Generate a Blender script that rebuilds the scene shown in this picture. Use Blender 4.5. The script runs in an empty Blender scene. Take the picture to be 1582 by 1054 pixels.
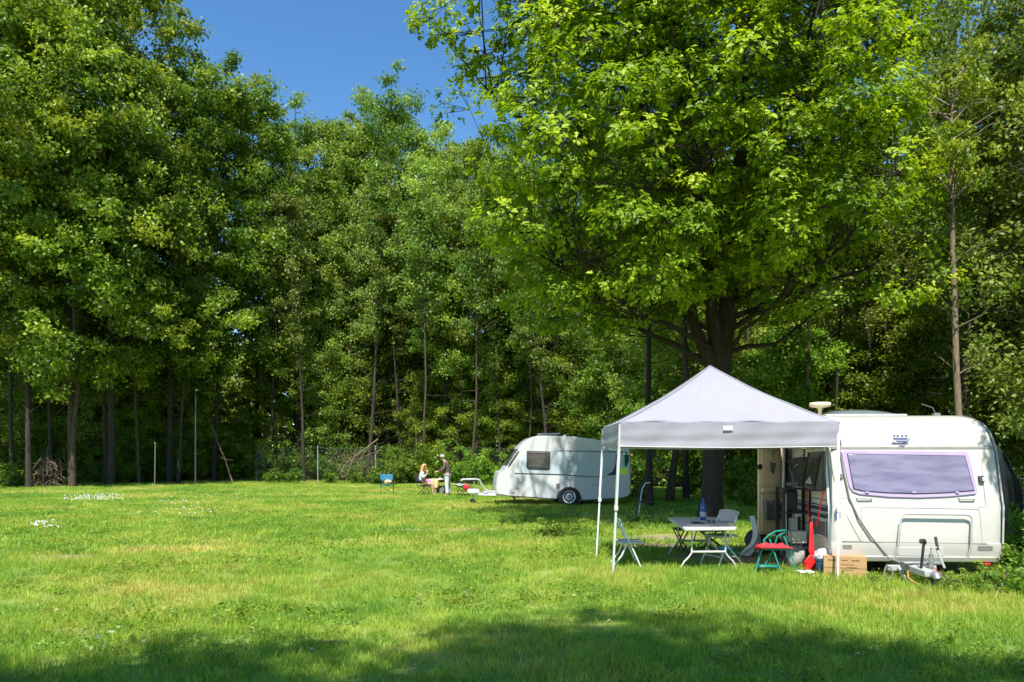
import bpy, math, random
import numpy as np
from mathutils import Vector, Matrix

# ------------------------------------------------------------------ camera, sky, sun, exposure
scene = bpy.context.scene
col = scene.collection
R = math.radians
F, HX, HY, EYE = 1142.0, 791.0, 705.0, 1.65      # focal length in photo pixels, horizon row, eye height

cam_d = bpy.data.cameras.new("camera")
cam = bpy.data.objects.new("camera", cam_d); col.objects.link(cam)
cam_d.sensor_width = 36.0; cam_d.lens = 36.0 * F / 1582.0
cam_d.shift_y = (HY - 527.0) / 1582.0
cam_d.clip_start = 0.1; cam_d.clip_end = 3000
cam.location = (0, 0, EYE); cam.rotation_euler = (R(90), 0, 0)
scene.camera = cam

SUN_EL = R(58)
world = bpy.data.worlds.new("World"); scene.world = world; world.use_nodes = True
wn = world.node_tree; wn.nodes.clear()
sky = wn.nodes.new("ShaderNodeTexSky"); sky.sky_type = 'NISHITA'; sky.sun_disc = False
sky.sun_elevation = SUN_EL; sky.sun_rotation = R(188)
sky.air_density = 1.0; sky.dust_density = 0.0; sky.ozone_density = 1.0
bg = wn.nodes.new("ShaderNodeBackground"); bg.inputs['Strength'].default_value = 0.122
wo = wn.nodes.new("ShaderNodeOutputWorld")
sat = wn.nodes.new('ShaderNodeHueSaturation'); sat.inputs['Saturation'].default_value = 1.28      # the phone's colour rendering
wn.links.new(sky.outputs[0], sat.inputs['Color']); wn.links.new(sat.outputs[0], bg.inputs[0]); wn.links.new(bg.outputs[0], wo.inputs[0])

sun_d = bpy.data.lights.new("sun", 'SUN'); sun_d.energy = 4.7; sun_d.angle = R(0.53); sun_d.color = (1.0, 0.955, 0.87)
sun = bpy.data.objects.new("sun", sun_d); col.objects.link(sun)
sun.rotation_euler = Vector((0.065, 0.526, -0.848)).to_track_quat('-Z', 'Y').to_euler()

vs = scene.view_settings
vs.view_transform = 'Standard'; vs.look = 'None'; vs.gamma = 1.0; vs.exposure = 0.8; vs.use_curve_mapping = False
cy = scene.cycles
cy.max_bounces = 6; cy.diffuse_bounces = 2; cy.glossy_bounces = 2; cy.transmission_bounces = 4
cy.transparent_max_bounces = 8; cy.sample_clamp_indirect = 6.0
cy.caustics_reflective = False; cy.caustics_refractive = False

# ------------------------------------------------------------------ helpers
def W(px, d): return (px - HX) * d / F
def H(py, d): return EYE - (py - HY) * d / F
def at(px, py, d): return Vector((W(px, d), d, H(py, d)))

ORG = {}
def tag(o, label=None, cat=None, group=None, kind=None):
    if label: o['label'] = label
    if cat: o['category'] = cat
    if group: o['group'] = group
    if kind: o['kind'] = kind
    return o
def thing(name, label, cat, loc=(0, 0, 0), rot=0.0, group=None, world=False):
    o = bpy.data.objects.new(name, None); col.objects.link(o)
    o.location = loc; o.rotation_euler = (0, 0, rot); o.empty_display_size = 0.1
    ORG[o.name] = Vector(loc) if world else Vector((0, 0, 0))
    return tag(o, label, cat, group)
def copy_tree(root, loc, rot=0.0, scale=1.0, label=None, group=None):
    r = root.copy(); col.objects.link(r); r.location = loc; r.rotation_euler = (0, 0, rot)
    r.scale = scale if hasattr(scale, '__len__') else (scale,) * 3
    if label: r['label'] = label
    if group: r['group'] = group
    for ch in list(root.children):
        c = ch.copy(); col.objects.link(c); c.parent = r
        for g in ch.children:
            e = g.copy(); col.objects.link(e); e.parent = c
    return r

class MB:
    """collects shapes, links them as one mesh object"""
    def __init__(s): s.v = []; s.f = []
    def add(s, vs_, fs):
        n = len(s.v); s.v += [tuple(v) for v in vs_]; s.f += [tuple(i + n for i in f) for f in fs]; return s
    def box(s, c, size, rz=0.0, M=None):
        x, y, z = [k / 2 for k in size]
        P = [Vector((a * x, b * y, e * z)) for a in (-1, 1) for b in (-1, 1) for e in (-1, 1)]
        m = M if M is not None else Matrix.Rotation(rz, 3, 'Z')
        P = [m @ p + Vector(c) for p in P]
        return s.add(P, [(0, 1, 3, 2), (4, 6, 7, 5), (0, 4, 5, 1), (2, 3, 7, 6), (0, 2, 6, 4), (1, 5, 7, 3)])
    def bar(s, a, b, w, t=None):
        """square bar from a to b"""
        a, b = Vector(a), Vector(b); t = t or w
        q = (b - a).to_track_quat('Z', 'Y').to_matrix()
        return s.box((a + b) / 2, (w, t, (b - a).length), M=q)
    def tube(s, pts, r, n=8, cap=True):
        pts = [Vector(p) for p in pts]; m = len(pts)
        if not hasattr(r, '__len__'): r = [r] * m
        up = None; vs_ = []
        for i in range(m):
            d = (pts[min(i + 1, m - 1)] - pts[max(i - 1, 0)])
            d = d.normalized() if d.length > 1e-9 else Vector((0, 0, 1))
            if up is None:
                up = Vector((0, 0, 1)).cross(d)
                if up.length < 1e-3: up = Vector((1, 0, 0))
            up = (up - d * up.dot(d)); up = up.normalized() if up.length > 1e-6 else d.orthogonal().normalized()
            w = d.cross(up)
            for k in range(n):
                a = 2 * math.pi * k / n
                vs_.append(pts[i] + (up * math.cos(a) + w * math.sin(a)) * r[i])
        fs = [(i * n + k, i * n + (k + 1) % n, (i + 1) * n + (k + 1) % n, (i + 1) * n + k) for i in range(m - 1) for k in range(n)]
        if cap: fs += [tuple(range(n))[::-1], tuple((m - 1) * n + k for k in range(n))]
        return s.add(vs_, fs)
    def lathe(s, c, prof, n=16, axis='Z'):
        """prof: (radius, height) rings"""
        vs_ = []
        for r, h in prof:
            for k in range(n):
                a = 2 * math.pi * k / n; p = (r * math.cos(a), r * math.sin(a), h)
                if axis == 'Y': p = (p[0], p[2], p[1])
                if axis == 'X': p = (p[2], p[0], p[1])
                vs_.append(Vector(p) + Vector(c))
        m = len(prof)
        fs = [(i * n + k, i * n + (k + 1) % n, (i + 1) * n + (k + 1) % n, (i + 1) * n + k) for i in range(m - 1) for k in range(n)]
        fs += [tuple(range(n))[::-1], tuple((m - 1) * n + k for k in range(n))]
        return s.add(vs_, fs)
    def ball(s, c, r, n=12, m=8, jit=0.0, rng=None):
        if not hasattr(r, '__len__'): r = (r, r, r)
        vs_ = []
        for i in range(m + 1):
            t = math.pi * i / m
            for k in range(n):
                a = 2 * math.pi * k / n
                j = 1 + (rng.uniform(-jit, jit) if rng else 0)
                vs_.append((c[0] + r[0] * j * max(math.sin(t), .02) * math.cos(a), c[1] + r[1] * j * max(math.sin(t), .02) * math.sin(a), c[2] + r[2] * j * math.cos(t)))
        fs = [(i * n + k, (i + 1) * n + k, (i + 1) * n + (k + 1) % n, i * n + (k + 1) % n) for i in range(m) for k in range(n)]
        return s.add(vs_, fs)
    def prism(s, pts, fa, fb):
        """polygon pts mapped by fa (one face) and fb (other face)"""
        n = len(pts); A = [fa(*p) for p in pts]; B = [fb(*p) for p in pts]
        return s.add(A + B, [tuple(range(n)), tuple(range(2 * n - 1, n - 1, -1))] + [(i, i + n, (i + 1) % n + n, (i + 1) % n) for i in range(n)])
    def grid(s, fn, nu, nv, thick=None):
        vs_ = [fn(i / nu, j / nv) for i in range(nu + 1) for j in range(nv + 1)]
        q = lambda i, j: i * (nv + 1) + j
        fs = [(q(i, j), q(i + 1, j), q(i + 1, j + 1), q(i, j + 1)) for i in range(nu) for j in range(nv)]
        return s.add(vs_, fs)
    def build(s, name, mat, parent=None, smooth=35, bevel=0.0, solid=0.0, sub=0):
        me = bpy.data.meshes.new(name)
        org = ORG.get(parent.name, Vector((0, 0, 0))) if parent else Vector((0, 0, 0))
        me.from_pydata([tuple(Vector(v) - org) for v in s.v], [], s.f)
        me.materials.append(mat)
        import bmesh
        bm = bmesh.new(); bm.from_mesh(me); bmesh.ops.recalc_face_normals(bm, faces=bm.faces[:]); bm.to_mesh(me); bm.free()
        if smooth:
            me.shade_smooth(); me.set_sharp_from_angle(angle=R(smooth))
        o = bpy.data.objects.new(name, me); col.objects.link(o)
        if parent: o.parent = parent; ORG[o.name] = org
        if solid:
            m = o.modifiers.new("thickness", 'SOLIDIFY'); m.thickness = solid; m.offset = 0
        if bevel:
            m = o.modifiers.new("edge", 'BEVEL'); m.width = bevel; m.segments = 2; m.limit_method = 'ANGLE'; m.angle_limit = R(40)
        if sub:
            m = o.modifiers.new("sub", 'SUBSURF'); m.levels = sub; m.render_levels = sub
        return o

def fast_mesh(name, verts, nf, fsize, idx, mat, var=None, smooth=False):
    me = bpy.data.meshes.new(name)
    me.vertices.add(len(verts)); me.vertices.foreach_set("co", np.asarray(verts, np.float32).ravel())
    me.loops.add(nf * fsize); me.loops.foreach_set("vertex_index", np.asarray(idx, np.int32).ravel())
    me.polygons.add(nf)
    me.polygons.foreach_set("loop_start", np.arange(0, nf * fsize, fsize, dtype=np.int32))
    me.update(calc_edges=True)
    if var is not None:
        a = me.attributes.new("tint", 'FLOAT', 'POINT'); a.data.foreach_set("value", np.asarray(var, np.float32))
    me.materials.append(mat)
    return me

# ------------------------------------------------------------------ materials
def nodes(name):
    m = bpy.data.materials.new(name); m.use_nodes = True; nt = m.node_tree; nt.nodes.clear()
    out = nt.nodes.new("ShaderNodeOutputMaterial"); return m, nt, out
def ramp(nt, stops):
    r = nt.nodes.new("ShaderNodeValToRGB"); e = r.color_ramp.elements
    while len(e) < len(stops): e.new(0.5)
    for k, (p, c) in enumerate(stops): e[k].position = p; e[k].color = (*c, 1)
    return r
def noise(nt, scale, detail=3, vec=None, rough=.55):
    n = nt.nodes.new("ShaderNodeTexNoise"); n.inputs['Scale'].default_value = scale; n.inputs['Detail'].default_value = detail; n.inputs['Roughness'].default_value = rough
    if vec is not None: nt.links.new(vec, n.inputs['Vector'])
    return n
def mat(name, c, rough=.5, metal=0.0, vary=.08, scale=6.0, bump=0.0, bscale=60.0, stretch=None, coat=0.0, dirt=None, dscale=2.5, damt=.45, trans=0.0):
    m, nt, out = nodes(name); L = nt.links.new
    tc = nt.nodes.new("ShaderNodeTexCoord"); vec = tc.outputs['Object']
    if stretch:
        mp = nt.nodes.new("ShaderNodeMapping"); mp.inputs['Scale'].default_value = stretch; L(vec, mp.inputs[0]); vec = mp.outputs[0]
    n = noise(nt, scale, 4, vec)
    lo = tuple(max(0, k * (1 - vary)) for k in c); hi = tuple(min(1, k * (1 + vary)) for k in c)
    r = ramp(nt, [(.3, lo), (.7, hi)]); L(n.outputs[0], r.inputs[0]); colr = r.outputs[0]
    if dirt:
        n2 = noise(nt, dscale, 6, tc.outputs['Object'], .65)
        rr = ramp(nt, [(.5, (0, 0, 0)), (.75, (damt,) * 3)]); L(n2.outputs[0], rr.inputs[0])
        mx = nt.nodes.new("ShaderNodeMix"); mx.data_type = 'RGBA'; L(rr.outputs[0], mx.inputs[0]); L(colr, mx.inputs[6]); mx.inputs[7].default_value = (*dirt, 1)
        colr = mx.outputs[2]
    b = nt.nodes.new("ShaderNodeBsdfPrincipled"); L(colr, b.inputs['Base Color'])
    b.inputs['Roughness'].default_value = rough; b.inputs['Metallic'].default_value = metal; b.inputs['Coat Weight'].default_value = coat
    if bump:
        n3 = noise(nt, bscale, 4, vec); bp = nt.nodes.new("ShaderNodeBump"); bp.inputs['Strength'].default_value = bump; bp.inputs['Distance'].default_value = .02
        L(n3.outputs[0], bp.inputs['Height']); L(bp.outputs[0], b.inputs['Normal'])
    sh = b.outputs[0]
    if trans:
        t = nt.nodes.new("ShaderNodeBsdfTranslucent"); L(colr, t.inputs[0]); ms = nt.nodes.new("ShaderNodeMixShader"); ms.inputs[0].default_value = trans
        L(sh, ms.inputs[1]); L(t.outputs[0], ms.inputs[2]); sh = ms.outputs[0]
    L(sh, out.inputs[0]); return m
def leaf_mat(name, stops, trans=.38, rough=.45, hue=.06, val=.25, spec=.35):
    """leaf colour from a per-leaf tint, varied a little from plant to plant"""
    m, nt, out = nodes(name); L = nt.links.new
    a = nt.nodes.new("ShaderNodeAttribute"); a.attribute_name = "tint"
    r = ramp(nt, stops); L(a.outputs['Fac'], r.inputs[0])
    oi = nt.nodes.new("ShaderNodeObjectInfo")
    hs = nt.nodes.new("ShaderNodeHueSaturation")
    mh = nt.nodes.new("ShaderNodeMapRange"); mh.inputs[3].default_value = .5 - hue / 2; mh.inputs[4].default_value = .5 + hue / 2; L(oi.outputs['Random'], mh.inputs[0])
    mm = nt.nodes.new("ShaderNodeMath"); mm.operation = 'FRACT'; m7 = nt.nodes.new("ShaderNodeMath"); m7.operation = 'MULTIPLY'; m7.inputs[1].default_value = 7.31
    L(oi.outputs['Random'], m7.inputs[0]); L(m7.outputs[0], mm.inputs[0])
    mv = nt.nodes.new("ShaderNodeMapRange"); mv.inputs[3].default_value = 1 - val; mv.inputs[4].default_value = 1 + val; L(mm.outputs[0], mv.inputs[0])
    L(r.outputs[0], hs.inputs['Color']); L(mh.outputs[0], hs.inputs['Hue']); L(mv.outputs[0], hs.inputs['Value'])
    b = nt.nodes.new("ShaderNodeBsdfPrincipled"); b.inputs['Roughness'].default_value = rough; b.inputs['Specular IOR Level'].default_value = spec
    L(hs.outputs[0], b.inputs['Base Color'])
    t = nt.nodes.new("ShaderNodeBsdfTranslucent")
    mx = nt.nodes.new("ShaderNodeMix"); mx.data_type = 'RGBA'; mx.blend_type = 'MULTIPLY'; mx.inputs[0].default_value = 1; L(hs.outputs[0], mx.inputs[6]); mx.inputs[7].default_value = (1.5, 1.45, .55, 1)
    L(mx.outputs[2], t.inputs[0])
    ms = nt.nodes.new("ShaderNodeMixShader"); ms.inputs[0].default_value = trans
    L(b.outputs[0], ms.inputs[1]); L(t.outputs[0], ms.inputs[2]); L(ms.outputs[0], out.inputs[0]); return m

M = {}
M['oak_leaf'] = leaf_mat("oak_leaf", [(0, (.09, .175, .007)), (.5, (.28, .41, .013)), (1, (.52, .62, .035))], trans=.42, hue=.01, val=.05)
M['alder_leaf'] = leaf_mat("alder_leaf", [(0, (.11, .19, .028)), (.5, (.22, .33, .052)), (1, (.36, .44, .09))], hue=.035)
M['maple_leaf'] = leaf_mat("maple_leaf", [(0, (.07, .13, .012)), (.5, (.17, .255, .024)), (1, (.36, .42, .05))], hue=.03)
M['olive_leaf'] = leaf_mat("olive_leaf", [(0, (.11, .16, .03)), (.5, (.20, .26, .05)), (1, (.32, .36, .09))], hue=.03)
M['bush_leaf'] = leaf_mat("bush_leaf", [(0, (.075, .16, .016)), (.5, (.16, .28, .028)), (1, (.29, .40, .05))], hue=.03)
M['yellow_leaf'] = leaf_mat("yellow_leaf", [(0, (.11, .17, .015)), (.5, (.20, .26, .022)), (1, (.30, .34, .04))], hue=.01)
M['bark'] = mat("bark", (.040, .031, .024), .9, vary=.5, scale=9, bump=.9, bscale=22, stretch=(3, 3, .5))
M['bark_brown'] = mat("bark_brown", (.075, .052, .036), .9, vary=.45, scale=9, bump=.9, bscale=18, stretch=(4, 4, .6))
M['bark_pale'] = mat("bark_pale", (.20, .15, .10), .9, vary=.4, scale=7, bump=.7, bscale=24, stretch=(3, 3, .7))
M['dry'] = mat("dry_twigs", (.17, .125, .08), .9, vary=.4, scale=14)
M['fabric'] = mat("white_canopy_fabric", (.455, .445, .525), .75, vary=.02, scale=2, bump=.25, bscale=9, trans=.34)
M['white_metal'] = mat("white_painted_steel", (.72, .73, .75), .35, vary=.05, scale=20, dirt=(.4, .38, .33), damt=.35, dscale=9)
M['steel'] = mat("galvanised_steel", (.42, .43, .44), .45, .7, vary=.25, scale=25, bump=.1, dirt=(.12, .09, .06), dscale=6, damt=.6)
M['black'] = mat("black_plastic", (.014, .014, .016), .5, vary=.3, scale=20, bump=.1)
M['litter'] = mat('dry_leaf_bits', (.36, .27, .13), .8, vary=.4, scale=14)
M['rubber'] = mat("tyre_rubber", (.022, .022, .023), .85, vary=.3, scale=20, bump=.2)
M['cream'] = mat("cream_caravan_paint", (.53, .515, .475), .28, vary=.02, scale=1.5, coat=.3, dirt=(.52, .48, .38), dscale=1.3, damt=.30, bump=.04, bscale=5)
M['cream_side'] = mat("cream_side_cladding", (.74, .72, .62), .4, vary=.03, scale=3, bump=.12, bscale=40, dirt=(.45, .42, .33), damt=.3)
M['caravan_white'] = mat("white_caravan_paint", (.62, .63, .64), .3, vary=.015, scale=1.5, coat=.25, dirt=(.55, .56, .53), damt=.22, dscale=1.2)
M['caravan_grey'] = mat("pale_blue_grey_panel", (.52, .59, .63), .35, vary=.03, scale=2)
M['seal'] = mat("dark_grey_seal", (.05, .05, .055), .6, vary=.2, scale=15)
M['groove'] = mat("grey_groove", (.20, .19, .18), .7, vary=.2, scale=15)
M['lavender'] = mat('lavender_sheen_panel', (.56, .52, .62), .3, vary=.03, scale=3)
M['purple'] = mat("lilac_window_frame", (.44, .34, .58), .4, vary=.06, scale=3, dirt=(.62, .55, .72), damt=.4)
M['navy'] = mat("navy_stripe", (.045, .06, .13), .4, vary=.15, scale=8)
M['blue_mark'] = mat("blue_marking", (.09, .11, .26), .4, vary=.1)
M['grey_plastic'] = mat("grey_plastic", (.17, .17, .165), .5, vary=.1, scale=8, bump=.05)
M['pale_grey'] = mat("pale_grey_plastic", (.44, .44, .43), .5, vary=.1, scale=8)
M['tan'] = mat("tan_door_panel", (.84, .68, .45), .5, vary=.04, scale=4, bump=.05, dirt=(.45, .33, .2), damt=.3)
M['table_top'] = mat("table_plastic", (.60, .58, .55), .5, vary=.05, scale=12, bump=.15, bscale=120, dirt=(.35, .32, .28), damt=.25)
M['red'] = mat("red_plastic", (.62, .012, .015), .4, vary=.12, scale=8)
M['red_cloth'] = mat("red_cloth", (.55, .02, .035), .85, vary=.2, scale=12, bump=.3, bscale=40)
M['teal'] = mat("teal_painted_steel", (.012, .22, .17), .35, vary=.12, scale=12)
M['card'] = mat("cardboard", (.47, .28, .13), .85, vary=.08, scale=6, bump=.1, bscale=50, stretch=(1, 1, 4))
M['ink'] = mat("brown_ink", (.13, .065, .03), .8, vary=.1)
M['bag'] = mat("white_plastic_bag", (.72, .73, .80), .35, vary=.06, scale=8, bump=.6, bscale=25, trans=.3)
M['grey_bag'] = mat("grey_plastic_bag", (.30, .29, .27), .5, vary=.12, scale=8, bump=.6, bscale=18)
M['blue_bin'] = mat("dark_blue_plastic", (.02, .09, .16), .4, vary=.15)
M['lime'] = mat("lime_foam", (.42, .55, .03), .6, vary=.15, scale=30, bump=.3)
M['green_strap'] = mat("green_strap", (.03, .40, .25), .5, vary=.1)
M['cyan'] = mat("cyan_plastic", (.04, .50, .70), .45, vary=.15)
M['mint'] = mat("mint_plastic", (.15, .60, .38), .45, vary=.15)
M['dark_tarp'] = mat("black_tarpaulin", (.016, .017, .018), .5, vary=.4, scale=4, bump=.6, bscale=6)
M['charcoal'] = mat("charcoal_fabric", (.045, .045, .05), .8, vary=.3, scale=10, bump=.3, bscale=40)
M['grey_fabric'] = mat("grey_mesh_fabric", (.13, .13, .14), .8, vary=.2, scale=14, bump=.3, bscale=80)
M['skin'] = mat("skin", (.52, .30, .21), .5, vary=.1, scale=12)
M['blonde'] = mat("strawberry_blonde_hair", (.72, .34, .14), .7, vary=.3, scale=30, bump=.5, bscale=60)
M['grey_hair'] = mat("pale_grey_hair", (.38, .33, .30), .8, vary=.2, scale=30)
M['white_cloth'] = mat("white_cotton", (.68, .68, .78), .85, vary=.05, scale=9, bump=.2, bscale=30)
M['pink'] = mat("pink_cotton", (.72, .16, .42), .85, vary=.12, scale=9, bump=.2)
M['jacket'] = mat("brown_jacket", (.12, .082, .078), .85, vary=.2, scale=12, bump=.4, bscale=30)
M['pale_trousers'] = mat("pale_trousers", (.60, .59, .70), .85, vary=.06, scale=9, bump=.2)
M['teal_cloth'] = mat("petrol_blue_cloth", (.02, .16, .25), .8, vary=.2, scale=12)
M['cream_cloth'] = mat("cream_cloth", (.72, .52, .28), .85, vary=.15, scale=9)
M['orange'] = mat("orange_plastic", (.7, .22, .03), .5, vary=.15)
M['fence_green'] = mat("green_coated_wire", (.03, .05, .04), .5, vary=.2)
M['post_grey'] = mat("weathered_post", (.32, .38, .36), .6, .2, vary=.2)
M['stone'] = mat("pale_stone", (.42, .38, .30), .9, vary=.2, scale=9, bump=.5)

def glass_mat(name, c, rough=.08, tint=None):
    m, nt, out = nodes(name); L = nt.links.new
    tc = nt.nodes.new("ShaderNodeTexCoord"); mp = nt.nodes.new('ShaderNodeMapping'); mp.inputs['Scale'].default_value = (.7, 1, 4); L(tc.outputs['Object'], mp.inputs[0]); n = noise(nt, 2.2, 6, mp.outputs[0], .65)
    r = ramp(nt, [(.35, c), (.7, tint or tuple(k * 1.6 for k in c))]); L(n.outputs[0], r.inputs[0])  # stretched noise paints streaky reflections into the pane colour
    b = nt.nodes.new("ShaderNodeBsdfPrincipled"); L(r.outputs[0], b.inputs['Base Color']); b.inputs['Roughness'].default_value = rough
    b.inputs['IOR'].default_value = 1.5; b.inputs['Coat Weight'].default_value = .5; b.inputs['Coat Roughness'].default_value = .05
    L(b.outputs[0], out.inputs[0]); return m
M['lilac_glass'] = glass_mat("lilac_acrylic_pane", (.15, .13, .21), .12, (.29, .26, .38))
M['dark_glass'] = glass_mat("dark_window_pane", (.035, .036, .04), .1, (.10, .10, .10))
M['roof_glass'] = glass_mat("smoky_roof_dome", (.10, .12, .14), .1, (.22, .25, .27))
mb_, nt_, out_ = nodes("blue_bottle_plastic"); b_ = nt_.nodes.new("ShaderNodeBsdfPrincipled"); b_.inputs['Base Color'].default_value = (.03, .12, .75, 1)
b_.inputs['Transmission Weight'].default_value = .6; b_.inputs['Roughness'].default_value = .1; n_ = noise(nt_, 20, 2); bp_ = nt_.nodes.new("ShaderNodeBump"); bp_.inputs['Strength'].default_value = .2
nt_.links.new(n_.outputs[0], bp_.inputs['Height']); nt_.links.new(bp_.outputs[0], b_.inputs['Normal']); nt_.links.new(b_.outputs[0], out_.inputs[0]); M['bottle'] = mb_

# lawn colour: one node group used by the ground sheet and by every blade
DIRT = [(-1.0, 16.2, 1.5, .35), (2.55, 13.6, .75, .55), (-7.3, 12.2, .55, .3), (-15.0, 21.6, 1.6, .3), (-4.0, 6.9, .25, .12), (4.6, 12.0, 2.2, 1.2), (3.2, 15.0, 1.2, .5), (-3.0, 16.6, 1.3, .2), (-6.4, 13.3, .5, .25), (0.9, 14.9, .7, .3)]
def lawn_group():
    g = bpy.data.node_groups.new("lawn_colour", 'ShaderNodeTree')
    g.interface.new_socket("Color", in_out='OUTPUT', socket_type='NodeSocketColor')
    g.interface.new_socket("Dirt", in_out='OUTPUT', socket_type='NodeSocketFloat')
    nt = g; L = nt.links.new; out = nt.nodes.new("NodeGroupOutput")
    geo = nt.nodes.new("ShaderNodeNewGeometry"); pos = geo.outputs['Position']
    flat = nt.nodes.new("ShaderNodeVectorMath"); flat.operation = 'MULTIPLY'; flat.inputs[1].default_value = (1, 1, 0); L(pos, flat.inputs[0]); p = flat.outputs[0]
    n1 = noise(nt, .28, 5, p, .6); n2 = noise(nt, 1.6, 5, p, .65)
    add = nt.nodes.new("ShaderNodeMath"); add.operation = 'MULTIPLY_ADD'; L(n2.outputs[0], add.inputs[0]); add.inputs[1].default_value = .55; L(n1.outputs[0], add.inputs[2])
    r = ramp(nt, [(.54, (.14, .28, .040)), (.71, (.242, .387, .050)), (.83, (.365, .452, .075)), (.97, (.53, .485, .15))]); L(add.outputs[0], r.inputs[0])
    acc = None
    for (x, y, rx, ry) in DIRT:
        s = nt.nodes.new("ShaderNodeVectorMath"); s.operation = 'SUBTRACT'; s.inputs[1].default_value = (x, y, 0); L(p, s.inputs[0])
        d = nt.nodes.new("ShaderNodeVectorMath"); d.operation = 'DIVIDE'; d.inputs[1].default_value = (rx, ry, 1); L(s.outputs[0], d.inputs[0])
        l = nt.nodes.new("ShaderNodeVectorMath"); l.operation = 'LENGTH'; L(d.outputs[0], l.inputs[0])
        if acc is None: acc = l.outputs['Value']
        else:
            mn = nt.nodes.new("ShaderNodeMath"); mn.operation = 'MINIMUM'; L(acc, mn.inputs[0]); L(l.outputs['Value'], mn.inputs[1]); acc = mn.outputs[0]
    n3 = noise(nt, 3.5, 5, p, .7)
    ad = nt.nodes.new("ShaderNodeMath"); ad.operation = 'MULTIPLY_ADD'; L(n3.outputs[0], ad.inputs[0]); ad.inputs[1].default_value = 1.6; L(acc, ad.inputs[2])
    mr = nt.nodes.new("ShaderNodeMapRange"); mr.inputs[1].default_value = 1.35; mr.inputs[2].default_value = 2.0; mr.inputs[3].default_value = 1; mr.inputs[4].default_value = 0; L(ad.outputs[0], mr.inputs[0])
    L(r.outputs[0], out.inputs[0]); L(mr.outputs[0], out.inputs[1]); return g
LAWN = lawn_group()
def ground_mat():
    m, nt, out = nodes("lawn_soil"); L = nt.links.new
    g = nt.nodes.new("ShaderNodeGroup"); g.node_tree = LAWN
    tc = nt.nodes.new("ShaderNodeTexCoord"); n = noise(nt, 9, 6, tc.outputs['Object'], .7)
    dr = ramp(nt, [(.3, (.20, .15, .085)), (.7, (.38, .30, .19))]); L(n.outputs[0], dr.inputs[0])
    dk = nt.nodes.new("ShaderNodeMix"); dk.data_type = 'RGBA'; dk.inputs[0].default_value = .38; L(g.outputs[0], dk.inputs[6]); dk.inputs[7].default_value = (.07, .075, .02, 1)
    mx = nt.nodes.new("ShaderNodeMix"); mx.data_type = 'RGBA'; L(g.outputs[1], mx.inputs[0]); L(dk.outputs[2], mx.inputs[6]); L(dr.outputs[0], mx.inputs[7])
    # leaf litter beyond the lawn: brown forest floor where the wood begins
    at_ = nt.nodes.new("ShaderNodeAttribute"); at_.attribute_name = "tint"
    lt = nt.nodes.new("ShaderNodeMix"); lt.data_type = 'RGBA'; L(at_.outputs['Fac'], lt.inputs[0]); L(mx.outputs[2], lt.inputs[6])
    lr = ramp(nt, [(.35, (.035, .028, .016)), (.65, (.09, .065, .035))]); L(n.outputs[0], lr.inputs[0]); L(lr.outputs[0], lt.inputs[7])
    b = nt.nodes.new("ShaderNodeBsdfPrincipled"); b.inputs['Roughness'].default_value = .95; L(lt.outputs[2], b.inputs['Base Color'])
    bp = nt.nodes.new("ShaderNodeBump"); bp.inputs['Strength'].default_value = .6; bp.inputs['Distance'].default_value = .03; n5 = noise(nt, 25, 5, tc.outputs['Object'], .7); L(n5.outputs[0], bp.inputs['Height']); L(bp.outputs[0], b.inputs['Normal'])
    L(b.outputs[0], out.inputs[0]); return m
def blade_mat():
    m, nt, out = nodes("grass_blade"); L = nt.links.new
    g = nt.nodes.new("ShaderNodeGroup"); g.node_tree = LAWN
    oi = nt.nodes.new("ShaderNodeObjectInfo"); a = nt.nodes.new("ShaderNodeAttribute"); a.attribute_name = "tint"
    ad = nt.nodes.new("ShaderNodeMath"); L(oi.outputs['Random'], ad.inputs[0]); L(a.outputs['Fac'], ad.inputs[1])
    mv = nt.nodes.new("ShaderNodeMapRange"); mv.inputs[2].default_value = 2; mv.inputs[3].default_value = .62; mv.inputs[4].default_value = 1.5; L(ad.outputs[0], mv.inputs[0])
    hs = nt.nodes.new("ShaderNodeHueSaturation"); L(g.outputs[0], hs.inputs['Color']); L(mv.outputs[0], hs.inputs['Value'])
    mh = nt.nodes.new("ShaderNodeMapRange"); mh.inputs[3].default_value = .515; mh.inputs[4].default_value = .485; L(a.outputs['Fac'], mh.inputs[0]); L(mh.outputs[0], hs.inputs['Hue'])
    b = nt.nodes.new("ShaderNodeBsdfPrincipled"); b.inputs['Roughness'].default_value = .5; b.inputs['Specular IOR Level'].default_value = .3; L(hs.outputs[0], b.inputs['Base Color'])
    t = nt.nodes.new("ShaderNodeBsdfTranslucent"); mx = nt.nodes.new("ShaderNodeMix"); mx.data_type = 'RGBA'; mx.blend_type = 'MULTIPLY'; mx.inputs[0].default_value = 1
    L(hs.outputs[0], mx.inputs[6]); mx.inputs[7].default_value = (1.5, 1.45, .6, 1); L(mx.outputs[2], t.inputs[0])
    ms = nt.nodes.new("ShaderNodeMixShader"); ms.inputs[0].default_value = .4; L(b.outputs[0], ms.inputs[1]); L(t.outputs[0], ms.inputs[2]); L(ms.outputs[0], out.inputs[0]); return m
M['ground'] = ground_mat(); M['blade'] = blade_mat()

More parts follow.
